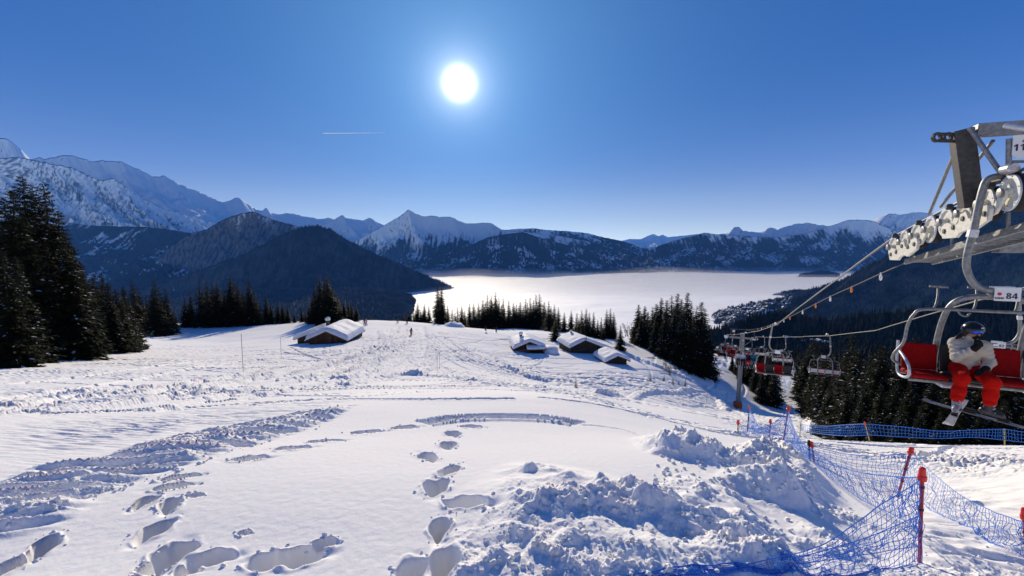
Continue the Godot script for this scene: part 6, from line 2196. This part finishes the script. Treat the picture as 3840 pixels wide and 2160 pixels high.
# ------------------------------------------------------------------ blue nets on poles
# the net between two poles: top and bottom lines sag; cords cross between them
func net_mesh(top: Array, bottom: Array, cell: float, cord: float, sd: int, wave: float) -> ArrayMesh:
	var n := noise(FastNoiseLite.TYPE_SIMPLEX_SMOOTH, 1.0, sd, 2)
	var t := curve(top, 10)
	var b := curve(bottom, 10)
	var length := 0.0
	for i in t.size() - 1: length += t[i].distance_to(t[i + 1])
	var height := 0.0
	for i in t.size(): height = maxf(height, t[i].distance_to(b[i]))
	var nc := maxi(3, int(length / cell))
	var nr := maxi(2, int(height / cell))
	var g := []
	for i in nc + 1:
		var f := float(i) / nc * (t.size() - 1)
		var k := mini(int(f), t.size() - 2)
		var p: Vector3 = t[k].lerp(t[k + 1], f - k)
		var q: Vector3 = b[k].lerp(b[k + 1], f - k)
		var col := []
		for j in nr + 1:
			var h := float(j) / nr
			var m := p.lerp(q, h)
			var inner := sin(h * PI)
			m += Vector3(n.get_noise_2d(i * 0.16, j * 0.35), 0.6 * n.get_noise_2d(i * 0.2 + 40.0, j * 0.3), n.get_noise_2d(i * 0.16 + 80.0, j * 0.35)) * (wave * 0.75 * (0.15 + inner))
			m.y = maxf(m.y, ground(m.x, m.z) + 0.008)      # slack net rests on the snow
			col.append(m)
		g.append(col)
	var st := begin()
	for j in nr + 1:
		var line := []
		for i in nc + 1:
			line.append(g[i][j])
		tube(st, line, cord * (1.9 if j == 0 or j == nr else 1.0), 4, false)
	for i in nc + 1:
		tube(st, g[i], cord, 3, false)
	return done(st)

func net_pole(parent: Node3D, foot: Vector3, top: Vector3, r: float, m: Material, cap: Material, cap_size := 1.0) -> void:
	var up := (top - foot).normalized()
	var st := begin()
	tube(st, [foot - up * 0.25, foot, foot.lerp(top, 0.5), top - up * 0.02], r, 10)
	var p := put("pole", done(st), m, parent)
	if cap:
		st = begin()
		var x := up.cross(Vector3.FORWARD).normalized()
		lathe(st, Transform3D(Basis(x, up.cross(x), up), top - up * 0.05), [Vector2(r, -0.02), Vector2(0.034 * cap_size, -0.02), Vector2(0.037 * cap_size, 0.02), Vector2(0.030 * cap_size, 0.035), Vector2(0.025 * cap_size, 0.10), Vector2(0.018 * cap_size, 0.11), Vector2(0, 0.11)], 14)
		put("cap", done(st), cap, p)
	for k in 3:
		st = begin()
		var c := foot.lerp(top, 0.35 + 0.25 * k)
		tube(st, [c - up * 0.012, c + up * 0.012], r * 1.25, 8)
		put("hook", done(st), M.dark_cord, p)

func build_fences() -> void:
	M.dark_cord = solid(Color(0.01, 0.012, 0.05), 0.6)
	# ---- the near fence: it comes from below the frame to the red pole and runs off to the far corner
	var p1b := on_ground(at(3447, 2116, 3.9))
	var p1t := at(3459, 1775, 3.9)
	var f := thing("safety_net", "blue net on red poles, sagging across the ploughed snow heaps", "net fence")
	net_pole(f, p1b, p1t, 0.016, M.pole_red, M.cap_red)
	var p3b := on_ground(at(2936, 1645, 12.7))
	var p3t := at(2957, 1530, 12.7)
	net_pole(f, p3b, p3t, 0.02, M.pole_red, M.cap_red, 1.6)
	var p5b := on_ground(at(2765, 1660, 13.0))
	var p5t := at(2768, 1582, 13.0)
	net_pole(f, p5b, p5t, 0.02, M.pole_yellow, M.cap_red, 1.4)
	var p6b := on_ground(at(2802, 1612, 17.5))
	var p6t := at(2811, 1526, 17.0)
	net_pole(f, p6b, p6t, 0.022, M.dark_cord, M.cap_red, 1.5)
	var p7t := at(2889, 1578, 14.0)
	net_pole(f, on_ground(at(2886, 1640, 14.0)), p7t, 0.018, M.pole_red, M.cap_red, 1.4)
	# towards the viewer
	put("net", net_mesh([p1t - Vector3(0, 0.06, 0), at(3300, 1895, 3.62), at(3100, 2035, 3.35), at(2900, 2095, 3.15), at(2620, 2155, 3.0), at(2300, 2240, 2.75)], [p1b + Vector3(0, 0.02, 0.02), at(3330, 2185, 3.6), at(3120, 2215, 3.3), at(2900, 2240, 3.1), at(2640, 2270, 2.9), at(2300, 2330, 2.65)], 0.062, 0.0027, 801, 0.055), M.net_blue, f)
	# a fold of slack net lies along it
	put("net", net_mesh([at(3440, 1935, 3.85), at(3250, 2015, 3.6), at(3050, 2075, 3.35) , at(2930, 2100, 3.22)], [at(3425, 2050, 3.9), at(3240, 2080, 3.66), at(3045, 2108, 3.4), at(2925, 2125, 3.27)], 0.055, 0.0025, 802, 0.05), M.net_blue, f)
	# away to the far corner
	var g1 := on_ground(at(3180, 1860, 6.0))
	put("net", net_mesh([p1t - Vector3(0, 0.04, 0), at(3330, 1785, 4.9), at(3190, 1762, 6.2), at(3100, 1722, 7.8), at(3039, 1680, 9.6)], [p1b + Vector3(0, 0.30, 0), at(3350, 1930, 5.0), at(3225, 1870, 6.2), at(3110, 1790, 7.8), at(3036, 1722, 9.6)], 0.08, 0.003, 803, 0.09), M.net_blue, f)
	put("net", net_mesh([at(3039, 1682, 9.6), at(3002, 1650, 10.6), at(2975, 1600, 11.6), p3t - Vector3(0, 0.08, 0)], [at(3036, 1724, 9.6), at(3000, 1700, 10.6), at(2968, 1672, 11.7), p3b + Vector3(0, 0.05, 0)], 0.085, 0.0045, 804, 0.07), M.net_blue, f)
	put("net", net_mesh([p3t - Vector3(0, 0.1, 0), at(2915, 1575, 13.2), p7t - Vector3(0, 0.12, 0), at(2830, 1608, 13.6), p5t - Vector3(0, 0.05, 0)], [p3b + Vector3(0, 0.1, 0), at(2905, 1645, 13.2), at(2880, 1648, 13.9), at(2825, 1655, 13.6), p5b + Vector3(0, 0.05, 0)], 0.1, 0.005, 805, 0.08), M.net_blue, f)
	put("net", net_mesh([p6t - Vector3(0, 0.1, 0), at(2830, 1570, 16.2), at(2850, 1600, 15.2), p7t - Vector3(0, 0.15, 0)], [p6b + Vector3(0, 0.15, 0), at(2828, 1622, 16.0), at(2850, 1632, 15.2), at(2880, 1645, 14.2)], 0.1, 0.005, 806, 0.06), M.net_blue, f)
	# ---- the second fence, from the two short posts to the leaning red pole and out of the frame
	var s := thing("safety_net", "blue net from two short posts to a leaning red pole, above the ski track", "net fence")
	var qb := on_ground(at(3036, 1735, 9.7))
	net_pole(s, qb, at(3034, 1660, 9.7), 0.02, M.black_pad, M.black_pad, 1.2)
	net_pole(s, qb + Vector3(0.07, 0, 0.05), at(3044, 1666, 9.65), 0.02, M.pole_red, M.cap_red, 1.2)
	var p4b := on_ground(at(3365, 1868, 7.9))
	var p4t := at(3417, 1688, 7.9)
	net_pole(s, p4b, p4t, 0.022, M.pole_red, M.cap_red, 1.5)
	var p9t := at(3842, 1925, 4.3)
	var p9b := on_ground(at(3845, 2150, 4.3))
	net_pole(s, p9b, p9t, 0.018, M.pole_red, M.cap_red)
	put("net", net_mesh([at(3044, 1672, 9.65), at(3150, 1698, 9.1), at(3260, 1710, 8.5), at(3350, 1705, 8.1), p4t - Vector3(0, 0.08, 0)], [at(3040, 1718, 9.65), at(3150, 1752, 9.1), at(3262, 1778, 8.5), at(3340, 1785, 8.1), p4t.lerp(p4b, 0.62)], 0.085, 0.0042, 811, 0.06), M.net_blue, s)
	put("net", net_mesh([p4t - Vector3(0, 0.05, 0), at(3500, 1775, 6.9), at(3600, 1855, 5.8), at(3720, 1915, 4.9), p9t - Vector3(0, 0.1, 0)], [p4t.lerp(p4b, 0.6), at(3480, 1905, 6.6), at(3590, 1995, 5.6), at(3710, 2080, 4.8), p9b + Vector3(0, 0.05, 0)], 0.08, 0.003, 812, 0.09), M.net_blue, s)
	put("net", net_mesh([p9t - Vector3(0, 0.1, 0), at(4000, 1990, 3.9), at(4250, 2080, 3.5)], [p9b + Vector3(0, 0.05, 0), at(4000, 2200, 3.9), at(4250, 2300, 3.5)], 0.075, 0.0036, 813, 0.08), M.net_blue, s)
	# ---- the far net along the edge of the wood
	var w := thing("safety_net", "low blue net on yellow poles along the edge of the wood", "net fence")
	var a1b := on_ground(at(3262, 1655, 17.2))
	var a1t := at(3243, 1586, 17.2)
	net_pole(w, a1b, a1t, 0.022, M.pole_yellow, M.cap_red, 1.2)
	var a2b := on_ground(at(3768, 1670, 17.0))
	var a2t := at(3766, 1606, 17.0)
	net_pole(w, a2b, a2t, 0.022, M.pole_yellow, null)
	var a0b := on_ground(at(3000, 1622, 22.0))
	net_pole(w, a0b, at(3003, 1585, 22.0), 0.02, M.pole_yellow, null)
	put("net", net_mesh([at(3003, 1592, 22.0), at(3090, 1598, 20.0), at(3160, 1594, 18.6), a1t - Vector3(0, 0.04, 0)], [at(3000, 1614, 22.0), at(3090, 1628, 20.0), at(3165, 1634, 18.6), at(3255, 1632, 17.2)], 0.13, 0.007, 821, 0.05), M.net_blue, w)
	put("net", net_mesh([a1t - Vector3(0, 0.04, 0), at(3380, 1600, 17.2), at(3520, 1616, 17.1), at(3650, 1612, 17.0), a2t - Vector3(0, 0.03, 0)], [at(3255, 1630, 17.2), at(3380, 1638, 17.2), at(3520, 1644, 17.1), at(3650, 1640, 17.0), at(3767, 1650, 17.0)], 0.13, 0.007, 822, 0.05), M.net_blue, w)
	put("net", net_mesh([a2t - Vector3(0, 0.03, 0), at(3860, 1622, 16.8), at(4000, 1630, 16.6)], [at(3767, 1650, 17.0), at(3860, 1660, 16.8), at(4000, 1668, 16.6)], 0.13, 0.007, 823, 0.05), M.net_blue, w)

# ------------------------------------------------------------------ small things
func bare_shrub(u: float, v: float, tall: float, sd: int, label: String, group := "bare shrubs sticking out of the snow") -> void:
	var p := on_ground(hit(u, v), 0.05)
	var t := thing("bare_shrub", label, "shrub", p, 0.0, group)
	var r := RandomNumberGenerator.new()
	r.seed = sd
	for k in r.randi_range(4, 6):
		var st := begin()
		var dir := Vector3(r.randf_range(-0.5, 0.5), 1.0, r.randf_range(-0.4, 0.4)).normalized()
		var foot := Vector3(r.randf_range(-0.3, 0.3), 0, r.randf_range(-0.2, 0.2))
		var l := tall * r.randf_range(0.6, 1.0)
		var th := tall * 0.012
		tube(st, [foot, foot + dir * l * 0.5, foot + dir * l + Vector3(r.randf_range(-0.1, 0.1), 0, 0) * l], [th, th * 0.7, th * 0.2], 4)
		for q in 9:
			var f := r.randf_range(0.25, 0.95)
			var b := foot + dir * (l * f)
			var d := (dir + Vector3(r.randf_range(-1, 1), r.randf_range(-0.1, 0.5), r.randf_range(-1, 1))).normalized()
			var e := b + d * (l * 0.32 * (1.1 - f))
			tube(st, [b, e], [th * 0.45, th * 0.15], 3)
			for z in 2:
				var d2 := (d + Vector3(r.randf_range(-1, 1), r.randf_range(-0.2, 0.5), r.randf_range(-1, 1)) * 0.8).normalized()
				var b2 := b.lerp(e, r.randf_range(0.3, 0.9))
				tube(st, [b2, b2 + d2 * (l * 0.13)], [th * 0.25, th * 0.1], 3)
		put("branch", done(st), M.bark, t)

func build_small_things() -> void:
	# bare shrubs
	var k := 0
	for s in [[3075, 1595, 1.6], [3095, 1570, 2.2], [3060, 1630, 1.0], [3110, 1620, 1.4]]:
		bare_shrub(s[0], s[1], s[2], 900 + k, "dark bare shrub at the corner of the wood by the far net", "bare shrubs at the corner of the wood")
		k += 1
	for s in [[2492, 1392, 3.0], [2505, 1395, 3.2], [2518, 1398, 2.6], [2535, 1400, 2.8]]:
		bare_shrub(s[0], s[1], s[2], 900 + k, "thin bare sapling by the row of young spruces", "bare saplings by the young spruces")
		k += 1
	for s in [[2345, 1262, 5.5], [2356, 1262, 6.5], [2368, 1264, 6.0], [2378, 1266, 7.0]]:
		bare_shrub(s[0], s[1], s[2], 900 + k, "leafless young tree in the gap between the two spruce groups", "leafless young trees in the gap")
		k += 1
	bare_shrub(1757, 1225, 2.2, 950, "small bare bush beside the round snow mound on the crest", "")
	# thin marker stakes along the pistes
	for s in [[912, 1396, 3.0, "thin dark stake alone on the wide tracked slope"], [1055, 1345, 2.6, "stake at the fence corner below the chalet wing"], [1640, 1392, 2.2, "stake at the edge of the groomed run, one of two"], [1648, 1380, 2.2, "second stake at the edge of the groomed run"], [2650, 1515, 2.4, "stake on the inside of the piste bend"], [2725, 1505, 2.0, "stake between the piste bend and the orange-padded tower"], [3046, 1625, 1.5, "yellow stake beside the narrow lift track"], [1238, 1318, 2.0, "stake in the shadow edge in front of the brown chalet"]]:
		var p := on_ground(hit(s[0], s[1]))
		var t := thing("marker_stake", s[3], "stake", p, 0.0, "marker stakes along the pistes")
		var r := maxf(0.016, -p.z * 0.00032)
		put("shaft", tube_mesh([Vector3(0, -0.3, 0), Vector3(0.02, s[2], 0)], r, 6), M.bark, t)
		put("tip", tube_mesh([Vector3(0.02, s[2] - 0.01, 0), Vector3(0.021, s[2] + 0.1, 0)], r * 1.2, 6), M.galvanised, t)
	# orange padded post at the foot of the spruces
	var op := on_ground(hit(2541, 1372))
	var pad := thing("padded_post", "small orange padded post at the foot of the massed spruces", "post", op)
	put("pad", tube_mesh([Vector3(0, -0.3, 0), Vector3(0, 1.3, 0), Vector3(0, 1.45, 0)], [0.38, 0.36, 0.25], 12), M.orange_pad, pad)
	put("post", tube_mesh([Vector3(0, 1.4, 0), Vector3(0, 1.9, 0)], 0.06, 8), M.galvanised, pad)
	# aircraft trail
	var a := at(1210, 500, 14000)
	var b := at(1445, 498, 14600)
	var pts := []
	var rad := []
	for i in 25:
		var f := i / 24.0
		pts.append(a.lerp(b, f))
		rad.append(16.0 * (1.0 - 0.75 * f) * (0.35 if i == 0 else 1.0))
	var tr := put("vapour_trail_cloud", tube_mesh(pts, rad, 8), M.vapour)
	tag(tr, "thin white aircraft vapour trail in the blue sky", "vapour trail")
	village()
	snow_clods()

# houses on the hillside above the cloud: a few pixels each
func village() -> void:
	var land: MeshInstance3D = get_node("village_hill")
	var v: PackedVector3Array = land.mesh.surface_get_arrays(0)[Mesh.ARRAY_VERTEX]
	var r := RandomNumberGenerator.new()
	r.seed = 1234
	var wall := begin()
	box(wall, Transform3D(Basis(), Vector3(0, 0.25, 0)), Vector3(1.0, 0.7, 1.2))
	var wm := done(wall)
	var roof := begin()
	plate(roof, Transform3D.IDENTITY, PackedVector2Array([Vector2(-0.62, 0.55), Vector2(0, 0.92), Vector2(0.62, 0.55), Vector2(0.62, 0.66), Vector2(0, 1.05), Vector2(-0.62, 0.66)]), -0.7, 0.7)
	var rm := done(roof)
	var walls := [solid(Color(0.10, 0.06, 0.035), 0.9), solid(Color(0.35, 0.31, 0.26), 0.9), solid(Color(0.16, 0.10, 0.06), 0.9)]
	var made := 0
	var tries := 0
	var spur: PackedVector3Array = get_node("wooded_spur").mesh.surface_get_arrays(0)[Mesh.ARRAY_VERTEX]
	for px in [[2985, 1276], [3012, 1284], [3045, 1281], [3070, 1283], [2950, 1272], [3095, 1290]]:
		var best := spur[0]
		var near := 1e9
		for q in spur:
			if q.z > -10.0: continue
			var c := cos(TILT)
			var s := sin(TILT)
			var depth := -q.z * c - q.y * s
			var e := Vector2(1920.0 + FOCAL * q.x / depth, 1080.0 - FOCAL * (q.y * c - q.z * s) / depth).distance_to(Vector2(px[0], px[1]))
			if e < near:
				near = e
				best = q
		var t := thing("house", "snow-roofed house in the clearing below the chairs", "house", best, r.randf_range(-0.5, 0.5), "houses in the clearing below the chairs")
		t.scale = Vector3.ONE * 8.5
		put("wall", wm, walls[made % 3], t)
		put("roof", rm, M.roof_snow, t)
	while made < 70 and tries < 4000:
		tries += 1
		var i := r.randi_range(0, v.size() - 1)
		var p := v[i]
		if p.y < -545.0 or -p.z > 3650.0 or -p.z < 2700.0: continue
		var pu := 1920.0 + FOCAL * p.x / -p.z
		if pu < 2660 or pu > 2960: continue
		var w := r.randf_range(11.0, 18.0)
		var t := thing("house", "small snow-roofed house among the trees of the hillside village", "house", p, r.randf_range(-0.6, 0.6), "houses of the hillside village")
		t.scale = Vector3(w, w, w)
		put("wall", wm, walls[made % 3], t)
		put("roof", rm, M.roof_snow, t)
		made += 1

# clods broken off the ploughed snow, far too many to count
func snow_clods() -> void:
	var r := RandomNumberGenerator.new()
	r.seed = 4321
	var n := noise(FastNoiseLite.TYPE_SIMPLEX, 1.1, 17, 2)
	var st := begin()
	st.set_smooth_group(1)
	var rings := []
	for i in 6:
		var th := PI * i / 5.0
		var ring := PackedVector3Array()
		for k in 8:
			var a := TAU * k / 8.0
			var d := Vector3(sin(th) * cos(a), cos(th) * 0.75, sin(th) * sin(a))
			ring.append(d * (1.0 + 0.75 * n.get_noise_3dv(d * 1.1)))
		rings.append(ring)
	for i in 5:
		for k in 8:
			quad(st, rings[i][k], rings[i][(k + 1) % 8], rings[i + 1][(k + 1) % 8], rings[i + 1][k])
	var where := []
	for a in [[1800, 1880, 2700, 2160, 180, 0.04], [2150, 1800, 3250, 2120, 200, 0.035], [2450, 1650, 3060, 1840, 220, 0.05], [0, 1720, 500, 2000, 160, 0.03], [400, 1600, 1200, 1760, 160, 0.04], [3380, 1950, 3840, 2150, 90, 0.025]]:
		for i in int(a[4]):
			var u := r.randf_range(a[0], a[2])
			var v := r.randf_range(a[1], a[3])
			if a[0] < 1000:
				var mid := lerpf(1920.0, 1590.0, clampf(u / 1150.0, 0.0, 1.0))
				v = mid + r.randf_range(-70.0, 70.0) * (1.0 - u / 1700.0)
			var p := hit(u, v)
			var s: float = 0.62 * a[5] * pow(r.randf(), 2.2) + 0.007
			var b := Basis.from_euler(Vector3(r.randf() * TAU, r.randf() * TAU, r.randf() * TAU)).scaled(Vector3(s, s * r.randf_range(0.6, 1.0), s * r.randf_range(0.7, 1.2)))
			where.append(Transform3D(b, p + Vector3(0, s * 0.35, 0)))
	# crumbs kicked out of the footprints
	for q in prints:
		for i in r.randi_range(5, 12):
			var a := r.randf() * TAU
			var f := r.randf_range(1.05, 1.7)
			var c := Vector3(cos(a) * q[1] * f, 0, sin(a) * q[2] * f).rotated(Vector3.UP, -q[3])
			var s := 0.016 * pow(r.randf(), 1.6) + 0.005
			where.append(Transform3D(Basis.from_euler(Vector3(r.randf() * TAU, r.randf() * TAU, 0)).scaled(Vector3(s, s * 0.8, s)), on_ground(q[0] + c) + Vector3(0, s * 0.3, 0)))
	var mm := MultiMesh.new()
	mm.transform_format = MultiMesh.TRANSFORM_3D
	mm.mesh = done(st)
	mm.instance_count = where.size()
	for i in where.size(): mm.set_instance_transform(i, where[i])
	var o := MultiMeshInstance3D.new()
	o.name = numbered("snow_clods")
	o.multimesh = mm
	o.material_override = M.roof_snow
	add_child(o)
	o.set_meta("kind", "stuff")
	tag(o, "small clods broken off the ploughed snow heaps", "snow")
